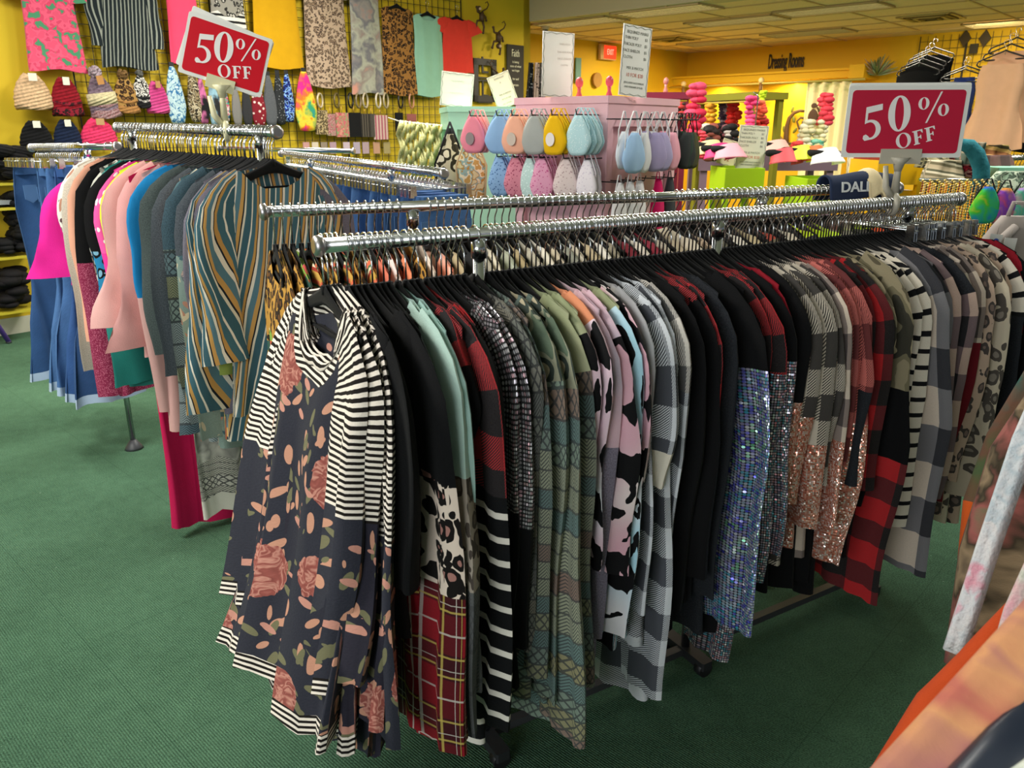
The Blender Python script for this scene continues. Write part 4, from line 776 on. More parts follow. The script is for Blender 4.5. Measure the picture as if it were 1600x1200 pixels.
# ------------------------------------------------------------------ lettering
def curve_mesh(name, loops, ext, mat, parent, M):
    cu = bpy.data.curves.new(name, 'CURVE'); cu.dimensions = '2D'; cu.fill_mode = 'BOTH'; cu.extrude = ext
    for lp in loops:
        sp_ = cu.splines.new('POLY'); sp_.points.add(len(lp) - 1); sp_.use_cyclic_u = True
        for p, (x, y) in zip(sp_.points, lp): p.co = (x, y, 0, 1)
    return _conv(name, cu, mat, parent, M)
def _conv(name, cu, mat, parent, M):
    o = bpy.data.objects.new(name, cu); C.objects.link(o); me = bpy.data.meshes.new_from_object(o.evaluated_get(bpy.context.evaluated_depsgraph_get())); bpy.data.objects.remove(o)
    me.name = name; me.materials.clear(); me.materials.append(mat); me.transform(M); r = bpy.data.objects.new(name, me); C.objects.link(r)
    if parent is not None: r.parent = parent
    return r
def words(name, txt, size, mat, parent, M, ext=0.0006, align='CENTER', xs=1.0, off=0.0):
    cu = bpy.data.curves.new(name, 'FONT'); cu.body = txt; cu.size = size; cu.extrude = ext; cu.offset = off; cu.align_x = align; cu.align_y = 'CENTER'
    return _conv(name, cu, mat, parent, M @ Matrix.Diagonal((xs, 1, 1, 1)))
def ell(cx, cy, rx, ry, n=36, rot=0.0, rev=False):
    P = []
    for i in range(n):
        a = 2 * PI * i / n * (-1 if rev else 1); x, y = rx * math.cos(a), ry * math.sin(a); P.append((cx + x * math.cos(rot) - y * math.sin(rot), cy + x * math.sin(rot) + y * math.cos(rot)))
    return P
def five(x, y, h):                            # a high contrast 5 of height h, left bottom at x, y
    w_ = h * 0.5; P = [(.10, 1.0), (.62, 1.06), (.62, .88), (.16, .82), (.14, .60)]
    for a in np.linspace(100, -95, 14): P.append((.24 + .34 * math.cos(math.radians(a)), .32 + .30 * math.sin(math.radians(a))))
    P += [(.06, .0), (.0, .07), (.02, .16), (.10, .19), (.18, .13), (.22, .08)]
    for a in np.linspace(-70, 95, 12): P.append((.22 + .20 * math.cos(math.radians(a)), .31 + .235 * math.sin(math.radians(a))))
    P += [(.10, .52), (.055, .50)]
    return [[(x + a * h * .92, y + b * h) for a, b in P]]
def zero(x, y, w_, h, k=0.42, tilt=0.0): return [ell(x + w_ / 2, y + h / 2, w_ / 2, h / 2, rot=tilt), ell(x + w_ / 2, y + h / 2, w_ / 2 * k, h / 2 * .90, rev=True, rot=tilt)]
def eff(x, y, h):
    w_ = h * .72; P = [(0, 0), (.42, 0), (.42, .06), (.33, .08), (.33, .44), (.48, .44), (.52, .34), (.57, .34), (.57, .62), (.52, .62), (.48, .52), (.33, .52), (.33, .92), (.55, .92), (.66, .74), (.71, .74), (.70, 1.0), (0, 1.0), (0, .94), (.10, .92), (.10, .08), (0, .06)]
    return [[(x + a * h, y + b * h) for a, b in P]]
def sale_sign(name, label, origin, rz, roll, W_, H_, red, pole_h, col, lean=0.0, back=True, shear=0.0):
    """red 50 % OFF board in a plastic holder clipped over a rail; origin at the rail"""
    t = thing(name, label, 'sign', tuple(origin), rz); hm = plain(col, 0.4); wm = plain('ecece6', 0.5); rm = plain(red, 0.35)
    up = pole_h
    MB().tube([(0, 0, 0.03), (0, 0, up)], [0.012, 0.008], 12).build('pole', hm, t)
    ring = [(0.001, -0.026 * math.cos(a), 0.026 * math.sin(a)) for a in np.linspace(-2.2, PI + 2.2 - PI * .3, 18)]
    MB().tube([(p[0], p[1], p[2]) for p in ring], 0.010, 8).build('rail_clip', hm, t)
    MB().tube([(0.012, -.01, 0.022), (0.03, -.012, 0.05), (0.042, -.012, 0.10)] if roll < 0 else [(-0.012, -.01, 0.022), (-0.032, -.012, 0.05), (-0.040, -.012, 0.11)], [0.011, 0.010, 0.007], 8).build('clip_lever', hm, t)
    R_ = Matrix.Translation((0, 0, up)) @ Matrix.Rotation(roll, 4, 'Y') @ Matrix.Rotation(PI / 2, 4, 'X')   # local x right, y up, z towards -Y
    def part(nm, loops, z, ext, m): return curve_mesh(nm, loops, ext, m, t, R_ @ Matrix.Translation((0, 0, z)))
    def rect(w_, h_, y0, r=0.006, dx=0.0):
        P = []
        for cx, cy, a0 in ((w_ / 2 - r, y0 + h_ - r, 0), (-w_ / 2 + r, y0 + h_ - r, 90), (-w_ / 2 + r, y0 + r, 180), (w_ / 2 - r, y0 + r, 270)):
            for a in range(0, 91, 30): P.append((cx + dx + r * math.cos(math.radians(a0 + a)), cy + r * math.sin(math.radians(a0 + a))))
        return P
    part('card', [rect(W_, H_, -0.012)], 0, .0015, wm)
    part('red_panel', [rect(W_ * .93, H_ * .88, -0.012 + H_ * .06, .010)], .0016, .0006, rm)
    if back: curve_mesh('rear_card', [rect(W_, H_, -0.012)], .0012, wm, t, Matrix.Translation((0, 0.012, 0)) @ R_ @ Matrix.Rotation(-0.10 if roll > 0 else 0.0, 4, 'Z') @ Matrix.Translation((-.012 if roll > 0 else .004, .008, 0)))
    part('holder', [[(-W_ * .17, -0.030), (W_ * .17, -0.030), (W_ * .17, .012), (-W_ * .17, .012)]], .004, .004, hm)
    MB().tube([(0, 0, up - 0.055), (0, 0, up - 0.03), (0, 0, up - .012)], [0.009, 0.016, 0.03], 12).build('holder_neck', hm, t)
    s = H_ / .22; tl_ = 0.24
    Tm = lambda x, y, a: R_ @ Matrix.Translation((x * W_, y * H_, .0026)) @ Matrix.Rotation(a, 4, 'Z')
    wl = plain('f3efec', 0.5)
    a = lean
    curve_mesh('figure_five', five(0, 0, H_ * .47), .0005, wl, t, Tm(-.335, .17, .10)); curve_mesh('figure_zero', zero(0, 0, H_ * .31, H_ * .50, .40), .0005, wl, t, Tm(-.135, .29, .10))
    pc = zero(0, H_ * .10, H_ * .15, H_ * .17, .42) + zero(H_ * .27, -H_ * .02, H_ * .15, H_ * .17, .42) + [[(H_ * .10, -H_ * .09), (H_ * .125, -H_ * .09), (H_ * .33, H_ * .32), (H_ * .305, H_ * .32)]]
    curve_mesh('percent_sign', pc, .0005, wl, t, Tm(.10, .50, .12))
    curve_mesh('word_off', zero(0, 0, H_ * .21, H_ * .22, .55) + eff(H_ * .24, 0, H_ * .20) + eff(H_ * .41, 0, H_ * .20), .0005, wl, t, Tm(-.035, .045, .28))
    return t
# right sale sign, clipped over the front rail
q, s_ = on_line(1398, FA, FDIR); SO = front_at(s_)
up_ = at_y(1402, 246, SO[1]) - SO
sale_sign('sale_sign', 'large upright red fifty percent off sign clipped on the nearest rail at the right', SO, math.radians(-6), 0.0, .335, .198, 'c2153a', up_[2] + .012, 'b9b3a2', lean=.10)
q, s_ = on_line(362, LA, LDV); SO2 = left_at(s_) + UP * 0
up2 = at_y(356, 133, SO2[1]) - SO2
sale_sign('sale_sign', 'tilted red fifty percent off sign standing on the left rack', SO2, math.radians(18), .30, .262, .190, 'd3001e', up2[2] + .012, 'd9d4ae', lean=.30)

# ------------------------------------------------------------------ cabinets in the middle
SHELFM = lambda c: plain(c, 0.45)
def cabinet(name, label, P, w_, d_, h, col, rz, slats=True):
    """square display tower; corner P nearest the camera, w_ along local +x, d_ along local +y"""
    t = thing(name, label, 'display cabinet', (P[0], P[1], 0), rz); m = SHELFM(col)
    MB().box((-.006, -.006, h - .03), (w_ + .006, d_ + .006, h), bev=.004).build('top', m, t)
    MB().box((0.0, 0.0, h - .125), (w_, d_, h - .03), bev=.003).build('header', m, t)
    for x in (0, w_ - .05):
        for y in (0, d_ - .05): MB().box((x, y, .0), (x + .05, y + .05, h - .125), bev=.003).build('corner_post', m, t)
    b = MB()
    b.box((.03, .03, .12), (w_ - .03, .045, h - .125)); b.box((.03, .045, .12), (.045, d_ - .03, h - .125)); b.box((.03, d_ - .045, .12), (w_ - .03, d_ - .03, h - .125)); b.box((w_ - .045, .045, .12), (w_ - .03, d_ - .045, h - .125)); b.build('inner_panel', m, t)
    MB().box((-.01, -.01, .0), (w_ + .01, d_ + .01, .12), bev=.006).build('plinth', m, t)
    return t
Yp = 3.55
PK = at_y(951, 149, Yp); PKH = PK[2]
pq_l = on_line(805, PK, -np.array([math.cos(math.radians(-35)), math.sin(math.radians(-35)), 0]))
# direction of faces from the photograph: left face recedes to the left, right face to the right
angR = math.radians(52); dR = np.array([math.cos(angR), math.sin(angR), 0]); dL = np.array([-math.sin(angR), math.cos(angR), 0])
wR = on_line(1052, PK, dR)[1]; wL = on_line(805, PK, dL)[1]
print('pink cabinet', PK, 'w', wR, wL)
pink = cabinet('display_cabinet', 'pale pink square display cabinet carrying the two tall price cards', PK, wR, wL, PKH, 'e6b6bf', angR)
MT = at_y(700, 166, 4.7); aM = math.radians(10); dM = np.array([math.cos(aM), math.sin(aM), 0]); wM = on_line(835, MT, dM)[1]
mint = cabinet('display_cabinet', 'mint green display cabinet behind the pink one, with a folded white card on top', MT, wM, .5, MT[2], 'a5dcc0', aM)
print('mint', MT, wM)
def card(name, label, base, w_, h, rz, tilt=0.0, col='f4f3ea', lines=(), lean=0.0, border=True):
    """upright price card with printed lines: (x, y, size, text, colour) as fractions"""
    t = thing(name, label, 'sign', tuple(base), rz); M0 = Matrix.Rotation(tilt, 4, 'Y') @ Matrix.Rotation(lean, 4, 'X') @ Matrix.Rotation(PI / 2, 4, 'X')
    curve_mesh('card', [[(-w_ / 2, 0), (w_ / 2, 0), (w_ / 2, h), (-w_ / 2, h)]], .0015, plain(col, .6), t, M0)
    if border:
        o_ = .035 * w_; k = []; 
        for n_, (ax, ay, bx, by) in enumerate(((-w_ / 2 + o_, o_, w_ / 2 - o_, o_), (w_ / 2 - o_, o_, w_ / 2 - o_, h - o_), (w_ / 2 - o_, h - o_, -w_ / 2 + o_, h - o_), (-w_ / 2 + o_, h - o_, -w_ / 2 + o_, o_))):
            L_ = math.hypot(bx - ax, by - ay); st = max(6, int(L_ / .012))
            for i in range(st): f = i / st; s2 = .003 * math.sin(i * PI / 2); k.append((ax + (bx - ax) * f + (s2 if ax == bx else 0), ay + (by - ay) * f + (s2 if ay == by else 0)))
        pts = [tuple(M0 @ Vector((x, y, .0025))) for x, y in k] + [tuple(M0 @ Vector((k[0][0], k[0][1], .0025)))]
        MB().tube(pts, .0011, 4).build('printed_border', plain('9a9c8e', .6), t)
    for x, y, sz, tx, c in lines: words('printed_line', tx, sz * w_ * .72, plain(c, .6), t, M0 @ Matrix.Translation((x * w_, y * h, .0022)), .0003)
    return t
TXT = [(0, .90, .13, 'SEQUINED MASKS', '8a8a80'), (-.20, .82, .13, 'THIN POLY', '8a8a80'), (.32, .82, .13, '$3', '8a8a80'), (-.15, .73, .13, 'THICKER POLY', '8a8a80'), (.32, .73, .13, '$5', '8a8a80'), (-.17, .64, .13, 'FACE SHIELDS', '8a8a80'), (.32, .64, .13, '$5', '8a8a80'), (-.28, .55, .13, 'CLOTH', '8a8a80'), (.32, .55, .13, '$6', '8a8a80'), (0, .40, .13, 'MIX & MATCH', '8a8a80'), (0, .30, .17, '10 FOR $20', 'd98a76'), (0, .19, .085, '(EXCLUDES FACE SHIELDS', '8a8a80'), (0, .13, .085, 'AND DESIGNER STYLES)', '8a8a80')]
cP = at_y(988, 151, PK[1] + .12); cb = at_y(988, 40, PK[1] + .12)
card('price_card', 'tall white price card with rows of print on the right of the pink cabinet', (cP[0], cP[1], PKH), .175, cb[2] - PKH, math.radians(38), .06, lines=TXT)
cP = at_y(870, 151, PK[1] + .18); cb = at_y(876, 50, PK[1] + .18)
card('price_card', 'tall blank-looking white card on the left of the pink cabinet', (cP[0], cP[1], PKH), .16, cb[2] - PKH, math.radians(28), .02, col='fbf8ee', lines=[(.2, y, .10, t_, 'e6e0d6') for y, t_ in ((.82, 'THIN POLY'), (.70, 'THICKER POLY'), (.60, 'FACE SHIELDS'), (.5, 'CLOTH'))])
def mP(px, dy): p = at_y(px, 166, MT[1] + dy); return p
p = mP(712, .10); hh = at_y(715, 113, p[1])[2] - MT[2]
card('price_card', 'broad pale green-white card on the mint cabinet, its left half', (p[0], p[1], MT[2]), .185, hh, math.radians(8), .10, col='eef3dd', lines=[(0, y, .09, 'MIX & MATCH', 'dfe6cf') for y in (.75, .4)])
p = mP(795, .12)
card('price_card', 'narrow leaning card with printed lines at the right of the mint cabinet', (p[0], p[1], MT[2]), .13, hh * 1.02, math.radians(8), -.36, col='f6f2cf', lines=[(0, .88, .12, 'BANDANAS', '9a9a86'), (0, .74, .12, '&', '9a9a86'), (.05, .40, .12, 'MIX & MATCH', '9a9a86'), (.03, .26, .12, '10 FOR $20', 'a8a48c'), (.0, .12, .10, '(ALL STYLES)', '9a9a86')])

# face masks on hooks
def mask_mesh(w_=.11, h=.135, loop=.0, kind=0, seed=0):
    """folded pouch shape hanging from its loops"""
    b = MB(); n, m = 16, 10; V = []; F = []
    for j in range(m + 1):
        s = j / m; ww = w_ * (0.22 + 0.78 * math.sin(min(1, s * 1.05) * PI / 2) ** .8) * (1 - .35 * max(0, s - .72) / .28) ; z = -h * s + .0
        for i in range(n):
            t = 2 * PI * i / n; V.append((ww / 2 * math.copysign(abs(math.cos(t)) ** .8, math.cos(t)), (.010 + .012 * math.sin(s * PI)) * math.sin(t) + .003 * math.sin(5 * math.cos(t) + seed), z + .012 * (math.cos(t) ** 2 - .5) * s))
    for j in range(m):
        for i in range(n): F.append((j * n + i, j * n + (i + 1) % n, (j + 1) * n + (i + 1) % n, (j + 1) * n + i))
    F.append(tuple(range(n))[::-1]); F.append(tuple(m * n + i for i in range(n))); b.add(V, F, True); return b
_maskc = {}
def put_mask(P, rz, label, mat, group=None, w_=.11, h=.135, strap='e8e6e2', straps=True, name='face_mask', printed=None, pouch=0.0):
    t = thing(name, label, 'mask', tuple(P), rz, group)
    key = (w_, h, mat.name)
    if key not in _maskc:
        o = mask_mesh(w_, h).build('mask_body', mat, t); planar_uv(o)
        if straps: s_o = MB().tube([(-w_ * .40, .004, -h * .75 - pouch), (-w_ * .34, .006, -h * .3), (-.008, .004, .030), (.008, .004, .030), (w_ * .34, .006, -h * .3), (w_ * .40, .004, -h * .75 - pouch)], .0028, 6).build('ear_loop', solid(strap), t)
        _maskc[key] = [c.data for c in t.children]
        if pouch:
            for c in t.children:
                if c.name.startswith('mask_body'): c.location.z = -pouch
    else:
        for me in _maskc[key]:
            c = bpy.data.objects.new('mask_body' if 'mask' in me.name else 'ear_loop', me); C.objects.link(c); c.parent = t
            if pouch and 'mask' in me.name: c.location.z = -pouch
    if printed:
        curve_mesh('printed_badge', [ell(0, -h * .62 - pouch, w_ * .15, w_ * .17, 20)], .0006, plain(printed, .6), t, Matrix.Translation((0, -.024, 0)) @ Matrix.Rotation(PI / 2, 4, 'X'))
    return t
HK = plain('1a1a1c', .5)
def peg(P, d, L_=.16, label='black wire hook on the display cabinet', group='wire hooks on the cabinets'):
    o = MB().tube([(0, 0, 0), tuple(d * L_), tuple(d * (L_ + .008) + UP * .022)], .003, 6).build('wire_hook', HK); tag(o, label, 'hook', group, tuple(P)); return o
# left face of the pink cabinet faces -dR ; right face faces -dL
nLf = -dR; nRf = -dL; rzL = math.atan2(dL[1], dL[0]) + PI; rzR = math.atan2(dR[1], dR[0])
ROW1 = [(752, ('e8889a', 'ef9a94', 'f0a6a0'), 'coral pink', '8d7f80'), (792, ('8fb4dc', 'a8c9e8', '9cc0e0'), 'baby blue', None), (815, ('f0b094', 'f3bda0', 'eeb59a'), 'peach', 'c9b9ab'), (845, ('a7aaa6', 'b9bab5', '8e918e'), 'grey', None), (875, ('eab80f', 'f0c41c', 'e6b20c'), 'mustard yellow', 'e8e0dc'), (912, ('b5d8de', 'a9d0da', 'c2e0e4', 'a2ccd6'), 'aqua speckled', None)]
zt = at_y(880, 180, Yp + .1)[2]
for k, (px, cols, nm, badge) in enumerate(ROW1):
    fx = on_line(px, PK + nLf * .10, dL); s_ = fx[1]
    base = PK + dL * s_; base[2] = zt
    peg(base + nLf * .0 , nLf, .17)
    for j, c in enumerate(cols):
        P = base + nLf * (.155 - .032 * j) + UP * -.004
        put_mask(P, rzL + rng.uniform(-.2, .2), '%s face mask, %s on the top row of the pink cabinet' % (nm, ('foremost of its hook', 'second of its hook', 'third of its hook', 'rearmost of its hook')[j]), (specks(c, 'dfeef0', 120., .25) if 'aqua' in nm else solid(c)), None, w_=.165, h=.155, strap=c, printed=badge if j == 0 else None)
ROW2 = [(790, ('8fb4dd', '7fa8d6', '9cc3d6'), 'sky blue printed', '3a5f9a'), (815, ('d8889a', 'cf7f94'), 'rose dotted', '9a3a5a'), (836, ('bcd6d2',), 'pale aqua', 'dff0ee'), (855, ('e3a0bd', 'dc98b6', 'e8b0c8'), 'pink swirl printed', 'c7588e'), (892, ('dccbc9', 'e6d8d8', 'e2d2da'), 'blush leopard printed', 'b59a9c'), (925, ('e6dfe6', 'dcd4de'), 'white lilac', 'cfc4d4')]
zt2 = at_y(880, 246, Yp + .1)[2]
for k, (px, cols, nm, dot) in enumerate(ROW2):
    base = PK + dL * on_line(px, PK + nLf * .07, dL)[1]; base[2] = zt2
    peg(base, nLf, .13)
    for j, c in enumerate(cols):
        put_mask(base + nLf * (.115 - .032 * j) + UP * -.004, rzL + rng.uniform(-.25, .25), '%s face mask, %s on the lower row of the pink cabinet' % (nm, ('foremost', 'second', 'third')[j]), specks(c, dot, 90., .28), None, w_=.135, h=.17, strap=c)
zt3 = at_y(1000, 186, Yp)[2]
for k, (px, c, nm, wd) in enumerate([(975, 'a6c8ea', 'light blue cloth', .15), (990, 'e4e4e6', 'white loop', .10), (1008, 'a79cc4', 'lilac pleated', .16), (1018, 'b0a6cc', 'second lilac', .14), (1034, 'e8a6b6', 'pink cloth', .13), (1052, '2c3030', 'black cloth', .16), (1066, '2a4034', 'dark green cloth', .13), (1078, '4a4a30', 'olive strapped', .10)]):
    px_ = min(px, 1050); base = PK + dR * on_line(px_, PK + nRf * .10, dR)[1] + (dR * (.035 * (k - 4)) if px > 1050 else 0); base[2] = zt3
    peg(base, nRf, .16)
    put_mask(base + nRf * .14, rzR + rng.uniform(-.3, .1), '%s mask on long loops on the right face of the pink cabinet' % nm, solid(c), None, w_=wd, h=.16, strap='e9e9ea' if k < 5 else '26282a', pouch=.055)
    put_mask(base + nRf * .09, rzR + rng.uniform(-.2, .2), '%s mask hanging behind the %s one on the right face' % (('pale', 'white', 'mauve', 'grey', 'rose', 'charcoal', 'forest', 'brown')[k], nm.split()[0]), solid(('dfe6ee', 'ededee', '9a90b8', 'cfd0d6', 'dc8a9e', '1d1f20', '33503f', '5a5236')[k]), None, w_=wd, h=.15, strap='dcdcde' if k < 5 else '202224', pouch=.05)
zt4 = at_y(1015, 283, Yp)[2]
for k, (px, c, nm) in enumerate([(962, 'e2e0e2', 'white strapped'), (978, 'd8d8da', 'pale grey'), (993, 'e9e7e9', 'second white'), (1022, 'd2145f', 'hot pink'), (1040, '3a3c40', 'charcoal')]):
    base = PK + dR * on_line(px, PK + nRf * .08, dR)[1]; base[2] = zt4
    peg(base, nRf, .12); put_mask(base + nRf * .10, rzR, '%s pouch mask low on the right face of the pink cabinet' % nm, solid(c), None, w_=.12, h=.26, strap=c)
# bags on the mint cabinet
def bag(px, py, Y, w_, h, label, body, trim, lower=None):
    P = at_y(px, py, Y); t = thing('drawstring_bag', label, 'bag', tuple(P), math.radians(5)); n, m = 20, 12; V = []; F = []; MI = []
    for j in range(m + 1):
        s = j / m; ww = w_ * (math.sin(min(1, .10 + s * 1.3) * PI / 2)) * (1 - .25 * max(0, s - .75) / .25)
        for i in range(n): a = 2 * PI * i / n; V.append((ww / 2 * math.cos(a), .05 * math.sin(s * PI * .9 + .15) * math.sin(a) + .006 * math.sin(7 * a + 3 * s), -h * s))
    for j in range(m):
        for i in range(n): F.append((j * n + i, j * n + (i + 1) % n, (j + 1) * n + (i + 1) % n, (j + 1) * n + i)); MI.append(1 if (lower and j >= m * .72) or j == 0 else 0)
    F += [tuple(range(n))[::-1], tuple(m * n + i for i in range(n))]; MI += [1, 1]
    o = mesh_obj('bag_body', V, F, [body, trim], t, MI); planar_uv(o)
    for s in (-1, 1): MB().tube([(0, -.02, .03), (s * w_ * .30, -.05, -.12 * h / .4), (s * w_ * .49, -.03, -h * .5), (s * w_ * .44, -.02, -h * .93)], .006, 6).build('drawstring', trim, t)
    return t
BD = plain('16181a', .8)
bag(703, 200, 4.35, .17, .36, 'cream patterned drawstring bag with black cords and base beside the mint cabinet', leopard('d8cfae', '3a3628', 'efe6c8', 16.), solid('17191a'), True)
bag(735, 198, 4.25, .16, .38, 'cream and teal patterned drawstring bag left of the pink masks', camo(('d9cf9f', 'b98f4a', '9ab8b0', 'efe4c0', 'c7a05a'), 22.), solid('c9b48a'))
# gold rope display and its line
P0 = at_y(622, 189, 5.1); P1 = at_y(690, 196, 5.1); t = thing('beaded_garland', 'pale gold looped garland curtain hanging left of the mint cabinet', 'garland', tuple(P0), 0)
dv = P1 - P0; b = MB(); nst = 18
MB().tube([(-.06, 0, .02), (0, 0, 0), tuple(dv), tuple(dv * 1.03)], .004, 6).build('rod', plain('c9c4b4', .4), t)
gm = NT('gold_thread'); gm = gm.fin(gm.mix(gm.noise(90., gm.obj(), 3), lin('7d7a34'), lin('e6e3a4')), .5, .3)
for k in range(nst):
    f = (k + .5) / nst; x0, y0, z0_ = dv * f; ph = rng.uniform(0, 6)
    pts = [(x0 + .012 * math.sin(j * 1.1 + ph) , y0 + .02 * math.cos(j * 1.3 + ph) - .01, z0_ - j * .026) for j in range(13)]
    MB().tube(pts, [.010 + .004 * (j % 2) for j in range(13)], 6).build('strand', gm, t)
# ------------------------------------------------------------------ things on the left wall
NW = np.cross(RD, UP); RZW = ANG_R + PI
def WL(px, py, off=0.0): return on_wall_left(px, py, off)
def wlen(x0, x1, y, off=0.0): return np.dot(WL(x1, y, off) - WL(x0, y, off), RD)
WIRE = plain('1b1a16', .5)
def grid_panel(name, label, u0, u1, z0, z1, P, D, st=.085, off=.03, group=None):
    """wire grid on a wall; P a point of the wall at u = 0"""
    t = thing(name, label, 'wire grid', tuple(P + D * u0 + np.cross(D, UP) * off), math.atan2(D[1], D[0]), group); n_ = int((u1 - u0) / st); k = int((z1 - z0) / st); b = MB()
    for i in range(n_ + 1): b.box((i * st - .0025, -.0025, z0), (i * st + .0025, .0025, z1))
    b.build('upright_wires', WIRE, t); b = MB()
    for j in range(k + 1): b.box((0, -.008, z0 + j * st - .0025), (n_ * st, -.003, z0 + j * st + .0025))
    b.build('cross_wires', WIRE, t); b = MB()
    for x in (0, n_ * st): b.box((x - .005, -.005, z0 - .01), (x + .005, .005, z1))
    b.build('edge_frame', WIRE, t); return t
uA = np.dot(WL(104, 60) - WP0, RD); uB = np.dot(WL(330, 60) - WP0, RD); uC = np.dot(WL(532, 60) - WP0, RD); uD = np.dot(WL(722, 60) - WP0, RD)
zb = WL(620, 268)[2]; zb1 = WL(200, 232)[2]
for a, b_, lb in ((uA, uB, 'behind the knitted hats'), (uB, uC, 'behind the leopard tee'), (uC, uD, 'behind the coral top')):
    grid_panel('wire_grid', 'black wire grid panel on the yellow wall ' + lb, a, b_, zb1 if a == uA else zb, 3.5, WP0, RD)
WH = 'black plastic hanger high on the left wall holding the '
def wall_shirt(px, py, wpx, hem, label, mats, slv=0.0, off=.10, **kw):
    P = WL(px, py, off); w_ = wlen(px - wpx / 2, px + wpx / 2, (py + hem) / 2, off) / 2; L = P[2] - WL(px, hem, off)[2]
    kw.setdefault('th', .016); kw.setdefault('fold', .008); kw.setdefault('nk', w_ * .5); kw.setdefault('flare', 1.12); kw.setdefault('body', ((0, 0),))
    o = make_garment('tank_shirt' if not slv else 'display_shirt', label, 'shirt', mats, tuple(P + UP * .083), RZW, None, L=L, w=w_ * .92, slv=slv, seed=int(px), nz=18, nt=32, **kw)
    put_hanger(tuple(P + UP * .083), RZW, WH + ' '.join(label.split()[:4]), None, body=BODY_ME); return o
wall_shirt(66, -48, 92, 112, 'bright pink shirt printed with green leaves and sandals, far left of the wall', [camo(('d8506f', 'e05a78', 'cc4464', '4a8a66'), 16.)], .17, sw=.10, cuff=.10, spread=.05)
wall_shirt(184, -48, 88, 108, 'black long sleeve shirt with fine broken cream stripes', [stripes('8d9186', '1b2326', .030, .68, 6, .004)], .52, sw=.08, cuff=.06, spread=.02)
wall_shirt(277, -50, 52, 103, 'hot pink sleeveless tank left of the tilted sale sign', [solid('e8476a')])
wall_shirt(350, -40, 58, 96, 'grey leopard tank with striped hem behind the tilted sale sign', [leopard('8f8a80', '2a2826', 'b5b0a6', 26.), stripes('1d1c1c', 'd8d4ca', .05, .6)], body=((0, 0), (.30, 1)))
wall_shirt(425, -44, 76, 108, 'mustard yellow top with strappy neckline', [solid('c8960e')], .12, sw=.09, cuff=.09)
wall_shirt(503, -42, 70, 138, 'tan small-spot leopard tee on the wall', [leopard('b39a82', '4f4036', '8f765f', 38.)], .15, sw=.09, cuff=.09)
wall_shirt(567, -32, 50, 148, 'grey and coral tie-dye tank on the wall', [tiedye(('b87a6a', '8f8782', '6d6a6e', 'a8a695', '8c7f78', 'c48a78'), 3.2, .12)])
wall_shirt(620, 6, 54, 150, 'dark brown leopard tank with thin straps', [leopard('9a6a34', '15110e', '6a4522', 34.)])
wall_shirt(668, 18, 48, 152, 'pale mint sleeveless top beside the coral one', [solid('8fbca4')])
wall_shirt(714, 24, 50, 116, 'coral red batwing tee, rightmost on the wall grid', [solid('d8392c')], .13, sw=.10, cuff=.11, spread=.05, dip=.05)
# knitted hats
def hat_mb(w_, h, squash=.45):
    n, m = 24, 12; V = []; F = []
    for j in range(m + 1):
        s = j / m; r = w_ / 2 * (math.sin(min(1, (.06 + s * 1.15)) * PI / 2) ** .5); rb = 1 + .03 * math.sin(s * 30)
        for i in range(n): a = 2 * PI * i / n; V.append((r * rb * math.cos(a), r * squash * rb * math.sin(a), -h * s + .01 * math.sin(3 * a)))
    for j in range(m):
        for i in range(n): F.append((j * n + i, j * n + (i + 1) % n, (j + 1) * n + (i + 1) % n, (j + 1) * n + i))
    F += [tuple(range(n))[::-1], tuple(m * n + i for i in range(n))]; b = MB(); return b.add(V, F, True)
def knit(col, col2=None, sc=60.):
    n = NT('knit'); o = n.obj(); x, y, z = n.sep(o); w_ = n.ma('SINE', n.ma('MULTIPLY', n.ma('ADD', z, n.ma('MULTIPLY', x, .25)), 260.)); nz = n.noise(sc, o, 3)
    c = lin(col); c2 = lin(col2) if col2 else tuple(v * .55 for v in c); return n.fin(n.mix(n.ma('MULTIPLY_ADD', nz, 2.2, -.7, True), c, c2), .95, 0, n.ma('ADD', w_, nz), .7, .1)
def hat(px, py, wpx, hpx, label, m1, m2=None, pom=None, tagc='d8d4c4', roll=0.0, band=None):
    P = WL(px, py, .16); w_ = wlen(px - wpx / 2, px + wpx / 2, py + hpx / 2, .16) * 1.05; h = P[2] - WL(px, py + hpx, .16)[2]
    t = thing('knitted_hat', label, 'hat', tuple(P), RZW); t.rotation_euler = (0, roll, RZW); planar_uv(hat_mb(w_, h).build('crown', m1, t))
    if m2:
        b = hat_mb(w_ * 1.05, h * .36); b.V = [np.array((v[0] * 1.0, v[1] * 1.1, v[2] * 1.0 - h * .68)) for v in b.V]
        n = 24; b.V = [v if k >= n * 3 else np.array((v[0] if k >= n * 3 else w_ * .5 * math.cos(2 * PI * (k % n) / n), w_ * .25 * math.sin(2 * PI * (k % n) / n), v[2])) for k, v in enumerate(b.V)]; planar_uv(b.build('cuff', m2, t))
    if band:
        b = MB(); b.tube([(0, 0, -h * .40), (0, 0, -h * .70)], [w_ * .485, w_ * .51], 24); b.V = [np.array((v[0], v[1] * .5, v[2])) for v in b.V]; b.build('stripe_band', band, t)
    if pom:
        b = MB(); 
        for k in range(26): u = rng.normal(0, 1, 3); u /= np.linalg.norm(u); b.ball(tuple(u * w_ * .14 + np.array([0, 0, w_ * .14])), w_ * .09, 8, 5)
        b.build('pompom', pom, t)
    if tagc: MB().box((-w_ * .11, w_ * .27, -h * .20), (w_ * .11, w_ * .285, h * .02), bev=.002).build('swing_tag', plain(tagc, .6), t)
    return t
hat(45, 116, 58, 54, 'beige ribbed knitted hat, top left of the hat rows', knit('d8b48c'))
hat(98, 122, 46, 56, 'dark red knitted hat with spotted cuff', knit('8c1422'), leopard('7a1626', '1c0e10', '4a1018', 40.))
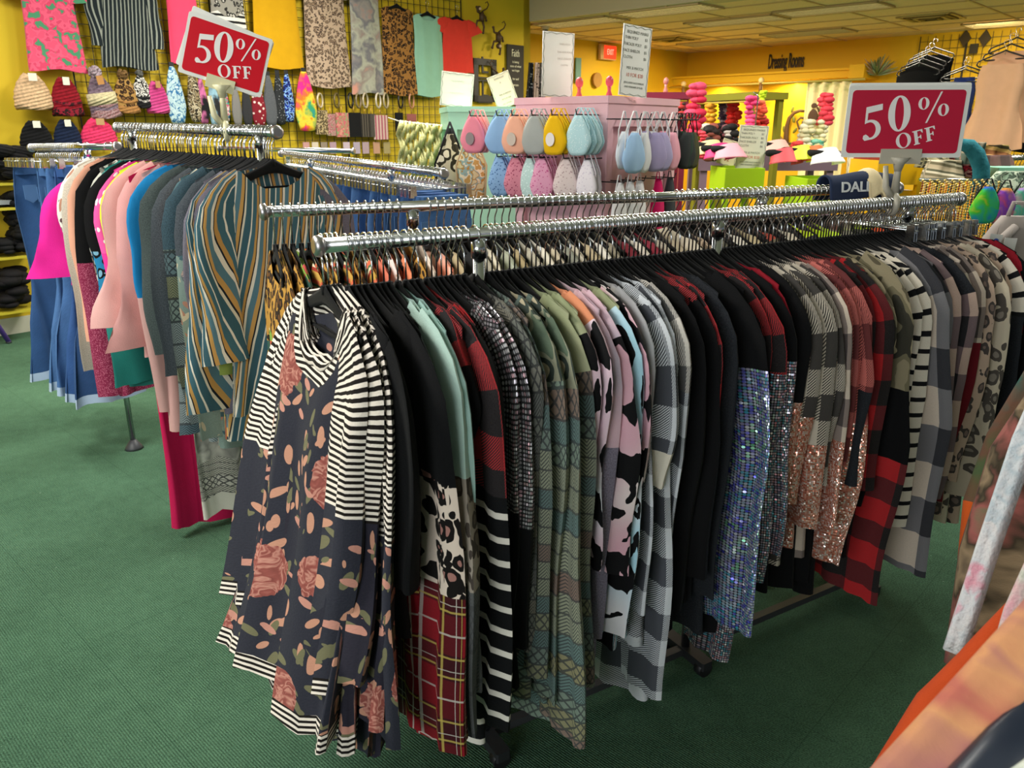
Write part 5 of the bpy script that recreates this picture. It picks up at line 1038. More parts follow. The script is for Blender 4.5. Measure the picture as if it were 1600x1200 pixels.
hat(150, 120, 46, 62, 'cream and burgundy knitted hat with speckled pompom', knit('5a4654', '8a7a86'), knit('6a1626', 'b9a8a6', 140.), knit('6a4a58', 'cfc4cc', 140.), 'b07a3a', .14, knit('d9cba0'))
hat(192, 122, 38, 52, 'leopard knitted hat with tan cuff and brown pompom', leopard('a07a42', '2c1c10', '6a4a28', 30.), knit('a87844'), knit('5a4024', '8a6a3e', 120.), None)
hat(218, 120, 28, 46, 'black and white zebra knitted hat with grey pompom', camo(('141414', 'd8d4cc', '141414', 'c8c4bc'), 34.), knit('1a1a1c'), knit('6c6c66', '2e2e2c', 120.), None)
hat(242, 128, 34, 48, 'pink tie-dye knitted hat beside the zebra one', knit('d0508c', 'a8306a', 14.), None, None, 'a87a44')
hat(52, 190, 52, 48, 'plain black knitted hat in the lower row', knit('121214'))
hat(101, 188, 44, 48, 'navy blue knitted hat in the lower row', knit('16223c'))
hat(150, 186, 56, 46, 'hot pink ribbed knitted hat in the lower row', knit('e83a68'), None, None, 'b08a5a')
# gaiters and scarves hanging in the row below the shirts
def gaiter(px, py, wpx, hem, label, mat, off=.14):
    P = WL(px, py, off); w_ = wlen(px - wpx / 2, px + wpx / 2, py + 30, off); h = P[2] - WL(px, hem, off)[2]
    t = thing('neck_gaiter', label, 'neck gaiter', tuple(P), RZW + rng.uniform(-.15, .15)); o = mask_mesh(w_, h, seed=px % 7).build('gaiter_cloth', mat, t); planar_uv(o)
    MB().box((-.022, -.004, -.01), (.022, .004, .035), bev=.003).build('hang_card', plain('17171a', .6), t); return t
for a in [(268, 104, 36, 192, 'long pale blue neck gaiter with dark blue leaf print', camo(('a9c3c9', 'bcd2d4', '2e6a9a', 'a9c3c9'), 24.)), (298, 104, 24, 190, 'brown and cream camouflage neck gaiter', camo(('5a4a34', 'b5a88c', '2e281e', '8a7a5c'), 26.)),
          (312, 122, 20, 192, 'black neck gaiter with a pink blotch', tiedye(('17171a', '17171a', 'c86a9a', '1b1b1e'), 6.)), (330, 122, 20, 196, 'charcoal neck gaiter with pale blue edge', tiedye(('1f2022', '2a2b2e', '8fb4c4', '222326'), 6.)),
          (346, 128, 20, 190, 'multicoloured floral neck gaiter behind the sign pole', camo(('2a3a6a', '3aa68a', 'b04a6a', 'd9c8c0'), 26.)), (366, 132, 18, 196, 'grey marl neck gaiter right of the sign pole', heather('8c8884', '5a5856')), (382, 130, 18, 196, 'charcoal neck gaiter right of the grey marl one', heather('3a3a3c', '1f1f22')),
          (400, 128, 24, 196, 'dark red neck gaiter with pale skull print', specks('7a1a26', 'd8c4bc', 26., .3)), (418, 118, 22, 196, 'dark grey fringed neck gaiter', heather('34363a', '6a6c70')), (433, 116, 20, 194, 'black neck gaiter with white sketch lines', specks('26282a', '9a9c9e', 50., .22)),
          (447, 116, 20, 190, 'navy neck gaiter with bright blue print', camo(('16204a', '1c3a9a', '8ab0d8', '121a3a'), 30.)), (474, 112, 36, 204, 'rainbow tie-dye neck gaiter, the brightest on the wall', tiedye(('2a62c8', '3a9a5a', 'e8c83a', 'f0702a', 'e02a7a', '7a2aa8'), 4., .15))]: gaiter(*a)
# bracelets, pouches and cards on the grid below
for i, px in enumerate([500, 526, 548, 560, 571, 591, 603, 626, 643]):
    c = ['c9b89a', '6a5a34', '17171a', '8a7a5c', 'c4b49a', 'd9cdb9', 'b9a98a', '1b1b1d', 'c48a6a'][i]; P = WL(px, 157, .10); wr = wlen(px - 7, px + 7, 157, .1) / 2
    o = MB().tube([(wr * math.cos(a), 0, wr * math.sin(a) * 1.25) for a in np.linspace(0, 2 * PI, 22)], .010, 7, False).build('bracelet', plain(c, .4, .2)); tag(o, '%s wristlet ring hanging %s on the wire grid' % (['sand', 'olive brown', 'black', 'khaki', 'pale tan', 'ivory', 'bronze', 'jet black', 'copper'][i], ['leftmost in the row', 'second in the row', 'under the tie-dye tank', 'beside the black one', 'between the khaki and ivory ones', 'under the dark leopard tank', 'right of the ivory one', 'before the last one', 'rightmost in the row'][i]), 'wristlet', None, tuple(P), RZW + .5)
PCH = [(501, 172, 20, 210, 'leopard', leopard('b09a72', '2c241a', '7a6644', 60.)), (516, 178, 14, 212, 'pink patterned', camo(('b06a6e', '8a4a50', 'c9a09a', '6a6a4a'), 60.)), (534, 176, 20, 214, 'coral and green', camo(('c0626a', '8a9a6a', 'b85a60', 'c98a7a'), 22.)), (553, 176, 20, 214, 'plain black', solid('101012')),
       (570, 178, 16, 214, 'dark striped', stripes('2a2622', '5a5248', .03, .5, 0)), (580, 178, 12, 214, 'grey brown', heather('5a544c', '3a3632')), (594, 180, 22, 218, 'pink and maroon striped', stripes('a85a6a', 'c9b0a4', .04, .5, 0)), (623, 176, 12, 214, 'tall black', solid('131315')), (643, 178, 14, 190, 'dusty red', solid('9a5a56'))]
for px, y0, wp, y1, nm, mt in PCH:
    P = WL(px, y0, .09); w_ = wlen(px - wp / 2, px + wp / 2, y0, .09); h = P[2] - WL(px, y1, .09)[2]; t = thing('zip_pouch', nm + ' zip pouch hanging in the wristlet row of the wire grid', 'pouch', tuple(P), RZW)
    o = MB().box((-w_ / 2, -.012, -h), (w_ / 2, .012, 0), bev=.006).build('pouch_body', mt, t); planar_uv(o); MB().tube([(0, 0, 0), (.004, 0, .03), (0, 0, .07)], .005, 6).build('wrist_strap', plain('c9a04a', .4, .5), t)
for i, px in enumerate([478, 492, 506, 520, 541, 557, 571, 588, 604]):
    P = WL(px, 222, .06); w_ = wlen(px - 5, px + 5, 222, .06); h = P[2] - WL(px, 240, .06)[2]; o = MB().box((-w_ / 2, -.006, -h), (w_ / 2, .006, 0), bev=.003).build('carded_keychain', plain(['b98a86', 'c9b9a4', '8a7a6a', 'a88a96', 'bda9b4', 'a899a8', 'a88f96', 'b58a70', '9a8a5a'][i], .5))
    tag(o, 'small carded accessory in the lowest row of the left wire grid', 'keychain', 'carded accessories on the wire grid', tuple(P), RZW)
# lumpy piles on the low shelves at the far left
def lumps(name, label, cat, x0, x1, y0, y1, off, mat, n_=26, r0=.03, seed=1, dep=.22):
    r = np.random.RandomState(seed); A = WL(x0, y0, off); B = WL(x1, y1, off); w_ = np.dot(B - A, RD); h = A[2] - B[2]; b = MB()
    for k in range(n_): b.ball((r.uniform(0, w_), r.uniform(-dep / 2, dep / 2), -r.uniform(.1, .9) * h), r0 * r.uniform(.7, 1.3), 10, 6, (1.5, 1.2, .7))
    o = b.build(name, mat); tag(o, label, cat, None, tuple(A), ANG_R); return o
lumps('scarf_pile', 'heap of black knitted scarves on the top peg at the far left', 'scarf', -16, 40, 226, 280, .22, knit('0e0e10'), 60, .055, 3)
lumps('scarf_pile', 'small heap of black sequined scarves by the jeans waist', 'scarf', 20, 40, 292, 395, .2, specks('0c0c0e', '8a8a90', 90., .2), 40, .05, 4)
lumps('scarf_pile', 'thin roll of black sequined cloth on the third shelf at far left', 'scarf', -16, 40, 375, 393, .2, specks('0c0c0e', 'c0c0c6', 90., .25), 40, .035, 5)
lumps('scarf_pile', 'heap of black and pink sequined slippers low at the far left', 'scarf', -10, 40, 420, 478, .2, specks('0e0c0e', 'd88a9a', 40., .28), 50, .05, 6)
for i, (yy, lb) in enumerate(((284, 'top'), (322, 'second'), (398, 'third'), (482, 'lowest'))):
    A = WL(-30, yy, .02); w_ = wlen(-30, 44, yy, .02); o = MB().box((0, -.30, -.018), (w_, 0, 0), bev=.003).build('display_shelf', paint('a89a1c')); tag(o, 'yellow painted wall shelf at the far left, %s of four' % lb, 'shelf', None, tuple(A), ANG_R)
P = WL(10, 318, .2); o = MB().box((-.14, -.1, 0), (.14, .1, .03), bev=.02).build('folded_cloth', solid('7d8284')); tag(o, 'small grey folded cloth on the second shelf at far left', 'cloth', None, tuple(P), ANG_R)
# purple stool at the left edge
P = at_h(14, 536, 0.0); t = thing('wooden_stool', 'purple painted stool leaning out of frame at the left edge', 'stool', tuple(P + np.array([-.2, -.32, 0])), 0); PM = plain('5a3f9a', .45)
MB().tube([(0, 0, .70), (0, 0, .735)], .15, 24).build('seat', PM, t)
for dx, dy in ((.2, .32), (-.16, .02), (.20, -.25), (-.16, -.35)):
    MB().tube([(dx, dy, .012), (dx * .3, dy * .3, .70)], [.018, .021], 10).build('leg', PM, t); MB().tube([(dx, dy, 0), (dx, dy, .014)], .021, 10).build('foot_pad', plain('20202a'), t)
# decorations on the left wall right of the grid
def decal(name, label, cat, loops, P, rz, mat, ext=.004, sc=1.0, group=None):
    o = curve_mesh(name, loops, ext, mat, None, Matrix.Diagonal((sc, sc, 1, 1))); o.data.transform(Matrix.Rotation(PI / 2, 4, 'X')); return tag(o, label, cat, group, tuple(P), rz)
MK = plain('4a3218', .6)
def monkey(px, py, hpx, label, flip=False, pose=0):
    P = WL(px, py, .10); s = (WL(px, py - hpx / 2, .02)[2] - WL(px, py + hpx / 2, .02)[2]) / 1.0; k = -1 if flip else 1; t = thing('monkey_ornament', label, 'wall ornament', tuple(P), ANG_R); t.scale = (s * k, s, s)
    MB().tube([(0, 0, .12), (.02, -.02, .0), (.0, -.02, -.14)], [.07, .10, .085], 10).build('torso', MK, t)
    MB().ball((-.02, -.05, -.26) if pose else (-.14, -.04, .22), .085, 12, 8).build('head', MK, t); MB().ball((-.02, -.11, -.27) if pose else (-.15, -.11, .21), .05, 10, 6).build('face', plain('c9a98a', .6), t)
    MB().tube([(.03, -.01, .14), (.12, -.01, .20), (.25, -.01, .26), (.33, -.01, .38), (.27, -.01, .47), (.18, -.01, .42)], [.03, .024, .02, .018, .016, .014], 8).build('tail', MK, t)
    for pts in ([(-.04, -.02, .10), (-.18, -.02, .12), (-.22, -.02, .26)], [(.05, -.02, .06), (.18, -.02, .0), (.20, -.02, -.10)], [(-.05, -.02, -.12), (-.20, -.02, -.14), (-.27, -.02, -.32)], [(.04, -.02, -.14), (.10, -.02, -.30), (.06, -.02, -.48)]):
        MB().tube(pts, [.04, .032, .028], 8).ball(pts[-1], .042, 8, 6).build('limb', MK, t)
    return t
monkey(752, 26, 52, 'brown climbing monkey ornament half behind the coral top', False, 0)
monkey(778, 58, 54, 'brown monkey ornament hanging head down with curled tail', False, 1)
monkey(778, 122, 56, 'brown monkey ornament behind the leaning card, only its tail showing', True, 1)
P = WL(756, 126, .03); t = thing('picture_frame', 'black framed wall hanging with large stacked letters beside the coral top', 'picture', tuple(P), ANG_R); fw = wlen(738, 773, 126) ; fh = WL(756, 93)[2] - WL(756, 160)[2]; FM = plain('1d1a14', .5)
for a, b_ in (((-fw / 2, -fh / 2), (-fw / 2 + .07, fh / 2)), ((fw / 2 - .07, -fh / 2), (fw / 2, fh / 2)), ((-fw / 2, fh / 2 - .07), (fw / 2, fh / 2)), ((-fw / 2, -fh / 2), (fw / 2, -fh / 2 + .07))): MB().box((a[0], -.03, a[1]), (b_[0], 0, b_[1])).build('frame_side', FM, t)
for z_, ch in ((.16, 'L'), (-.10, 'L')): words('letter', ch, .26, FM, t, Matrix.Translation((0, -.012, z_)) @ Matrix.Rotation(PI / 2, 4, 'X'), .006)
for z_ in (.03, -.0, -.24): MB().box((-fw / 2 + .07, -.02, z_ - .008), (fw / 2 - .07, -.004, z_ + .008)).build('cross_bar', FM, t)
P = WL(804, 118, .02); fw = wlen(791, 817, 118); fh = WL(804, 71)[2] - WL(804, 165)[2]; t = thing('wooden_sign', 'tall black wooden sign starting with the word Faith at the wall corner', 'sign', tuple(P), ANG_R)
MB().box((-fw / 2, -.018, -fh / 2), (fw / 2, 0, fh / 2), bev=.003).build('board', plain('221d16', .7), t); WT = plain('d8d2b8', .6)
MR = Matrix.Rotation(PI / 2, 4, 'X')
words('word', 'Faith', fh * .17, WT, t, Matrix.Translation((0, -.019, fh * .36)) @ MR, .001, xs=.62)
for z_, tx in ((.22, 'is being'), (.15, 'sure of what'), (.08, 'we hope'), (-.06, 'for and'), (-.16, 'certain')): words('word', tx, fh * .055, WT, t, Matrix.Translation((0, -.019, fh * z_)) @ MR, .001)
# ------------------------------------------------------------------ far room
PF = FC; DF = RD
def WF(px, py, off=0.0): return on_wall(px, py, PF, DF, off)
P = WF(947, 82, .03); t = thing('exit_sign', 'lit red EXIT sign box on the far yellow wall', 'sign', tuple(P), ANG_R); ew = np.dot(WF(959, 82) - WF(935, 82), RD); eh = WF(947, 70)[2] - WF(947, 94)[2]
MB().box((-ew / 2, -.05, -eh / 2), (ew / 2, 0, eh / 2), bev=.006).build('housing', plain('c9a06a', .5), t); MB().box((-ew * .30, -.056, -eh * .42), (ew * .48, -.05, eh * .42)).build('red_panel', glow('ff3a20', 1.1), t)
words('word', 'EXIT', eh * .52, glow('ff9a80', 1.6), t, Matrix.Translation((ew * .09, -.058, 0)) @ MR, .001, xs=.72)
P = WF(932, 125, .03); o = MB().tube([(0, 0, 0), (0, -.03, 0)], .105, 28).build('round_plaque', tiedye(('5a6a3a', 'a87a3a', '8a3a2a', 'b5a04a'), 12.)); tag(o, 'round painted plaque on the far yellow wall below the exit sign', 'plaque', None, tuple(P), ANG_R)
P = WF(903, 110, .03); o = MB().box((-.07, -.02, -.17), (.05, 0, .17)).build('small_picture', plain('5f8a7a', .6)); tag(o, 'small teal picture on the far wall beside the blank white card', 'picture', None, tuple(P), ANG_R)
for i, (px, c1, c2) in enumerate(((829, '17171a', '8a8a8c'), (838, 'c4a89a', '3a2a2a'), (848, '1a1a1c', 'd8c8c0'))):
    P = at_y(px, 98, 9.0); V, F, UV, MI = jeans_mesh(.62, .045, .9, i, .02, 14, 20); o = mesh_obj('patterned_leggings', V, F, [specks(c1, c2, 40., .3), solid(c1)], None, MI, UV); tag(o, '%s patterned leggings hanging beyond the wall corner' % ('black speckled', 'pale pink', 'black and white')[i], 'leggings', None, tuple(P + UP * .085), ANG_R)
# bow display: two coloured top boards on posts with garlands
YB = 6.0
def board(x0, x1, y0, y1, Y, label, col, Y2=None):
    A = at_y(x0, y0, Y); B = at_y(x1, y1, Y2 or Y); B[2] = A[2]; d = B - A; L = np.linalg.norm(d); t = thing('display_stand', label, 'display stand', (A[0], A[1], 0), math.atan2(d[1], d[0])); m = plain(col, .5); z = A[2]
    MB().box((0, 0, z - .045), (L, .30, z), bev=.004).build('top_board', m, t)
    for x in (.02, L - .06):
        for y in (.02, .24): MB().box((x, y, 0), (x + .04, y + .04, z - .045)).build('post', m, t)
    MB().box((0, .0, .5), (L, .30, .53)).build('lower_shelf', m, t); MB().tube([(.04, -.02, z - .06), (L - .04, -.02, z - .06)], .006, 8).build('hanging_bar', plain('c9a83a', .4), t)
    return t, A, d / L, L
bt, bA, bD, bL = board(1005, 1082, 144, 148, YB, 'burgundy topped display stand behind the pink cabinet', '8a2440')
bt2, bA2, bD2, bL2 = board(1084, 1176, 149, 158, YB + .1, 'olive yellow topped display stand hung with red and purple bows', '8f8a1e', YB - .5)
def fin(px, py, Y, label, col, base):
    P = at_y(px, py, Y); t = thing('finial_ornament', label, 'ornament', (P[0], P[1], base), 0); t.scale = (.55, .55, .75); m = plain(col, .4); MB().tube([(0, 0, 0), (0, 0, .02), (0, 0, .05), (0, 0, .08)], [.03, .03, .015, .02], 12).build('stem', m, t); MB().ball((0, 0, .105), .035, 12, 8).build('knob', m, t)
fin(1040, 138, YB + .1, 'coral knobbed ornament on the burgundy board', 'd88a80', bA[2]); fin(952, 140, PK[1] + .45, 'rose red figurine finial behind the pink cabinet corner', 'b03a4a', PKH); fin(905, 140, PK[1] + .55, 'red figurine beside the blank white card', 'b84444', PKH)
def garland(px, y0, y1, Y, wpx, label, cols, name='bow_garland', cat='bow garland', seed=0, group=None):
    r = np.random.RandomState(seed); A = at_y(px, y0, Y); B = at_y(px, y1, Y); h = A[2] - B[2]; w_ = (at_y(px + wpx, y0, Y) - A)[0]; b = MB(); k = max(6, int(h / (w_ * .30)))
    for i in range(k):
        for j in range(4): b.m = r.randint(len(cols)); b.ball((r.uniform(-.30, .30) * w_, r.uniform(-.3, .3) * w_, -h * (i + .5) / k), w_ * r.uniform(.20, .34), 8, 6, (1.2, .8, .7))
    o = b.build(name, [solid(c, .7) for c in cols]); tag(o, label, cat, group, tuple(A)); return o
garland(1089, 130, 212, 5.4, 30, 'tall hot pink ruffled bow garland beside the pink cabinet', ['e8305a', 'f04a6e', 'd81e48'], seed=1)
garland(1098, 205, 248, 5.3, 14, 'short coral pink bow strand below the tall pink garland', ['f04a5a', 'e83a4a'], seed=2)
garland(1112, 162, 205, 5.9, 20, 'orange and yellow ruffled garland', ['f0a020', 'f0c030'], seed=3); garland(1131, 160, 205, 6.1, 14, 'dark purple bow strand on the olive stand', ['3a2a4a', '5a4a6a', 'b9b0c4'], seed=4)
garland(1148, 160, 245, 5.9, 20, 'bright red bow strand behind the dollar cards', ['d81a14', 'e8281c'], seed=5); garland(1064, 160, 188, 5.9, 14, 'small cream and red bow strand by the pink cabinet', ['e0d4b8', 'c83a34', '3a2a24'], seed=6)
garland(1175, 150, 200, 5.0, 20, 'hot pink pompom bow on a chrome arm', ['e83a78', 'f05088'], seed=7); garland(1190, 158, 185, 5.05, 20, 'coral orange pompom bow on a chrome arm', ['f0583a', 'f47048'], seed=8); garland(1188, 180, 200, 5.15, 24, 'dark red ruffled bow under the pompoms', ['b8181a', 'd02a20'], seed=9)
garland(1192, 142, 158, 5.4, 12, 'neon yellow-green bow above the pompoms', ['d8f020', 'c0e010'], seed=10)
for i, (px, lab, c) in enumerate(((1112, 'leftmost', ('e0d0c0', 'a8584a', '2a1c1a')), (1140, 'rightmost', ('e8dcd4', 'b0606a', '1c1616')))):
    for j, yy in enumerate((205, 222, 240)): garland(px, yy - 8, yy + 8, 5.6, 26, '%s dark patterned hair bow card, %s' % (lab, ('upper row', 'middle row', 'lower row')[j]), list(c[j % 2:]) + ['1a1414'], 'hair_bow', 'hair bow', 20 + i * 3 + j)
MB_ = MB().box((0, 0, 0), (1, 1, 1))
P0 = at_y(1092, 236, 6.0); P1 = at_y(1315, 238, 6.0); dd = P1 - P0; LL = np.linalg.norm(dd[:2]); t = thing('display_table', 'mauve fronted display table under the bows', 'table', (P0[0], P0[1], 0), math.atan2(dd[1], dd[0]))
MB().box((0, 0, P0[2] - .02), (LL, .5, P0[2]), bev=.004).build('table_top', plain('a08492', .5), t); MB().box((.01, .01, P0[2] - .14), (LL - .01, .03, P0[2] - .02)).build('apron', plain('8a7080', .6), t)
for x in (.03, LL - .08):
    for y in (.03, .42): MB().box((x, y, 0), (x + .05, y + .05, P0[2] - .14)).build('leg', plain('8a7080', .6), t)
for i in range(24):
    P = P0 + dd * ((i + 6) / 32.) + np.array([0, .05, 0]); c = ['c8202c', '3a5aa8', 'd8d4cc', 'e05a7a', '1c2a5a', 'a83a8a'][i % 6]; o = MB().ball((0, 0, .014), .02, 8, 6, (1.2, 1, .7)).build('hair_clip', plain(c, .5)); tag(o, 'small bright hair clip along the mauve table edge', 'hair clip', 'hair clips on the mauve table', tuple(P))
# lime bins and visors
def bin_(x0, x1, y0, y1, Y, label, d=.34, col='a8cf12'):
    A = at_y(x0, y0, Y); B = at_y(x1, y0, Y); w_ = B[0] - A[0]; h = A[2]; t = thing('display_bin', label, 'display bin', (A[0], A[1], 0), 0); m = plain(col, .45)
    MB().box((0, 0, h - .16), (w_, .014, h), bev=.002).build('front_panel', m, t); MB().box((0, d, h - .16), (w_, d + .014, h)).build('back_panel', m, t)
    for x in (0, w_ - .014): MB().box((x, .014, h - .16), (x + .014, d, h)).build('side_panel', m, t)
    MB().box((0, .014, h - .17), (w_, d, h - .155)).build('bin_floor', m, t)
    for x in (.0, w_ - .03):
        for y in (0, d - .03): MB().box((x, y, 0), (x + .03, y + .03, h - .16)).build('leg', m, t)
    return t, A, w_, h
b1 = bin_(1134, 1196, 263, 292, 4.6, 'small lime green display bin under the long price card'); b2 = bin_(1262, 1392, 280, 310, 4.3, 'wide lime green display bin with the one dollar card')
def visor(px, py, Y, label, col, sc=1.0, rz=0.0):
    P = at_y(px, py, Y); t = thing('sun_visor', label, 'visor', tuple(P), rz); V = []; F = []; n = 14; m = solid(col, .6)
    for j in range(5):
        s = j / 4
        for i in range(n + 1): a = PI * i / n; r = .085 + .075 * s * math.sin(a) ** .6; V.append((-r * math.cos(a) * sc, -r * math.sin(a) * sc, (.055 * (1 - s) - .03 * s + .03 * math.sin(a)) * sc))
    for j in range(4):
        for i in range(n): a = j * (n + 1) + i; F.append((a, a + 1, a + n + 2, a + n + 1))
    V += [np.array(v) - np.array([0, 0, .004]) for v in V]; k = 5 * (n + 1); F += [tuple(q + k for q in f[::-1]) for f in F]; mesh_obj('brim', V, F, m, t)
    b = MB(); pts = [(.085 * sc * math.cos(a), .085 * sc * math.sin(a), .045 * sc) for a in np.linspace(0, 2 * PI, 26)]; b.tube(pts, .022 * sc, 8, False).build('head_band', specks('151515', '5a5a5a', 200., .2), t); return t
for i, (px, py, Y, c, nm) in enumerate([(1104, 237, 5.0, 'f4d79a', 'pale yellow'), (1118, 242, 4.9, 'e8207a', 'hot pink'), (1134, 243, 4.8, 'f4a6b4', 'light pink'), (1206, 237, 4.9, 'f0b0a0', 'peach'), (1220, 250, 4.7, 'd84a50', 'coral red'), (1244, 246, 4.7, 'e8f03a', 'neon yellow'), (1262, 247, 4.7, 'f46a28', 'bright orange'), (1284, 250, 4.6, 'f2f0ea', 'white')]):
    visor(px, py, Y, nm + ' sun visor standing in the row by the lime bins', c, .85, .35)
def at_bin(px, b, dy=.1): return at_y(px, 265, b[1][1] + dy)
p = at_y(1170, 265, 4.75); hh = at_y(1172, 196, 4.75)[2] - b1[3]
card('price_card', 'long grey-white price card standing in the small lime bin', (p[0], p[1], b1[3] - .02), .17, hh + .02, .08, .05, col='dcdcc4', lines=TXT)
p = at_y(1135, 262, 4.95); hh = at_y(1145, 218, 4.95)[2] - at_y(1135, 258, 4.95)[2]
card('price_card', 'leaning two dollar card among the visors', tuple(at_y(1132, 258, 4.95)), .115, hh, .1, .28, col='ece7bd', lines=[(0, .84, .17, 'KIDS', '8a8a74'), (0, .62, .15, 'MASKS', '9a9a86'), (0, .25, .42, '$2', 'b0563c')])
p = at_y(1337, 280, 4.38); hh = at_y(1337, 244, 4.38)[2] - b2[3]
card('price_card', 'white card under the big sale sign, left of the one dollar card', (p[0], p[1], b2[3] - .03), .105, hh + .05, .0, -.04, col='f2f1df', lines=[(0, .5, .11, '10 FOR $20', 'c9b8a4'), (0, .28, .12, 'MIX & MATCH', '8f8f78')])
p = at_y(1363, 280, 4.40)
card('price_card', 'small one dollar card at the right of the wide lime bin', (p[0], p[1], b2[3] - .03), .095, hh + .05, .0, .10, col='efe9c6', lines=[(0, .62, .45, '$1', '8a7a52')])
tr = MB().tube([(0, 0, 0), (0, 0, .18), (-.03, 0, .20)], .004, 8).build('card_holder_rod', CH); P = at_y(1180, 200, 4.9); tag(tr, 'thin chrome rod rising behind the long price card', 'rod', None, tuple(P))
# ------------------------------------------------------------------ dressing room wall
def WD(px, py, off=0.0): return on_wall(px, py, FC, DW, off)
ND = np.cross(DW, UP); RZD = ANG_D
P = WD(1228, 96, .02); ww = np.dot(WD(1257, 96) - WD(1200, 96), DW); MRD = Matrix.Rotation(PI / 2, 4, 'X')
def _sg(nm, tx, size, m, P, lab, xs): o = words(nm, tx, size, m, None, MRD, .004, xs=xs, off=.006); return tag(o, lab, 'lettering', None, tuple(P), RZD)
_sg('painted_lettering', 'Dressing Rooms', .30, plain('1c1408', .6), P, 'black Dressing Rooms lettering painted high on the yellow wall', ww / 2.05)
uh0 = np.dot(WD(1052, 130) - FC, DW); uh1 = np.dot(WD(1352, 118) - FC, DW); zh = WD(1225, 128)[2]; PT = FC
def dbox(nm, u0, u1, y0, y1, z0, z1, m, bev=0.0, parent=None): o = MB().box((u0, y0, z0), (u1, y1, z1), bev=bev).build(nm, m, parent); o.location = tuple(FC); o.rotation_euler = (0, 0, RZD); return o
struct(dbox('trim_3', uh0 - .6, uh1, -.42, 0, zh, zh + .10, YEL2)); struct(dbox('trim_4', uh0 - .6, uh1, -.46, 0, zh + .10, zh + .13, YEL2)); struct(dbox('trim_5', uh1, uh1 + .22, -.55, 0, zh - .02, zh + .16, YEL2))
lz = area('cubicle_lamp', tuple(WD(1232, 150, .25) + UP * .0), (0, 0, 0), .35, 26, (1.0, .86, .35)); lz.location.z = zh - .03
lz2 = area('cubicle_lamp', tuple(WD(1120, 150, .25)), (0, 0, 0), .30, 14, (1.0, .86, .35)); lz2.location.z = zh - .03
lz3 = area('spot_on_grid', tuple(WD(1545, 60, .9)), (math.radians(30), 0, RZD), .4, 16, (1.0, .9, .55)); lz3.location.z = 2.74
# curtain rod with finials
RA = WD(1046, 138, .75); RB = WD(1352, 122, .75); RB[2] = RA[2] = (RA[2] + RB[2]) / 2; t = thing('curtain_rod', 'gold curtain rod with wooden ball finials before the dressing cubicles', 'curtain rod', tuple(RA), math.atan2((RB - RA)[1], (RB - RA)[0])); LR = np.linalg.norm((RB - RA)[:2])
MB().tube([(0, 0, 0), (LR, 0, 0)], .016, 12).build('rod', plain('c9b45a', .4, .3), t)
for px in (1068, 1189): x = np.dot(WD(px, 133, .75) - RA, (RB - RA) / LR); MB().ball((x, 0, .045), .045, 14, 8).build('ball_finial', plain('e0c48a', .5), t); MB().tube([(x, 0, -.16), (x, 0, .01)], .028, 10).build('bracket', plain('7a5224', .6), t)
# curtain
CA = WD(1262, 128, .72); CB = WD(1312, 128, .72); dv = CB - CA; wc = np.linalg.norm(dv[:2]) * 1.35; V = []; F = []; UV = []; n, m = 70, 16; hc = CA[2] - .35
for j in range(m + 1):
    for i in range(n + 1): x = wc * i / n; V.append((x, .035 * math.sin(x * 42) * (.7 + .3 * j / m), -hc * j / m)); UV.append((x, -hc * j / m))
for j in range(m):
    for i in range(n): a = j * (n + 1) + i; F.append((a, a + 1, a + n + 2, a + n + 1))
nn = NT('sheer_curtain'); x, y, z = nn.sep(); cm = nn.fin(nn.mix(nn.ma('MULTIPLY_ADD', nn.ma('ADD', y, nn.noise(9., None, 2)), 2.5, -.9, True), lin('efe0ae'), lin('8f9a4a')), .9)
ct = mesh_obj('cubicle_curtain', V, F, [cm], None, None, UV); so = ct.modifiers.new('s', 'SOLIDIFY'); so.thickness = .004; tag(ct, 'cream and green gathered curtain of the dressing cubicle beside the big sale sign', 'curtain', None, tuple(CA), math.atan2(dv[1], dv[0]))
# cat on a branch and the curling tree, painted decals
DK = plain('4a2c12', .7)
def tube_decal(name, label, cat, P, rz, paths, balls=(), leaves=()):
    b = MB()
    for pts, r in paths: b.tube([(x, 0, z) for x, z in pts], r, 8)
    for x, z, r, sx, sz in balls: b.ball((x, 0, z), r, 12, 8, (sx, .25, sz))
    for v in range(len(b.V)): b.V[v][1] *= .35
    t = thing(name, label, cat, tuple(P), rz); b.build('painted_shape', DK, t)
    for x, z, a in leaves: MB().ball((0, 0, 0), .05, 8, 6, (.5, .15, 1.1)).build('leaf', plain('5a5a14', .7), t, (x, 0, z)).rotation_euler = (0, a, 0)
    return t
s0 = lambda px, py: (np.dot(WD(px, py, .02) - WD(1208, 238, .02), DW), WD(px, py, .02)[2] - WD(1208, 238, .02)[2])
PT_ = WD(1208, 238, .05); tr_ = [s0(1228, 240), s0(1228, 215), s0(1229, 200), s0(1233, 185), s0(1241, 176), s0(1250, 173), s0(1257, 174)]
tube_decal('tree_decal', 'brown curling tree painted on the yellow cubicle wall', 'wall decal', PT_, RZD, [(tr_, [.055, .045, .04, .034, .03, .026, .02]), ([s0(1226, 240), s0(1222, 225), s0(1214, 213)], [.05, .06, .05]),
    ([s0(1233 + 8 * math.cos(a) * (1 - i / 22), 229 - 9 * math.sin(a) * (1 - i / 22)) for i, a in enumerate(np.linspace(-2.6, 5.5, 20))], .018), ([s0(1257, 206), s0(1248, 200), s0(1245, 190), s0(1251, 184), s0(1257, 185)], .018)], (), [s0(1238, 171) + (.3,), s0(1240, 187) + (-.3,), s0(1225, 202) + (-.2,), s0(1212, 207) + (0,), s0(1242, 204) + (.6,)])
PM_ = WD(1275, 190, .80); s1 = lambda px, py: (np.dot(WD(px, py, .80) - PM_, DW), WD(px, py, .80)[2] - PM_[2])
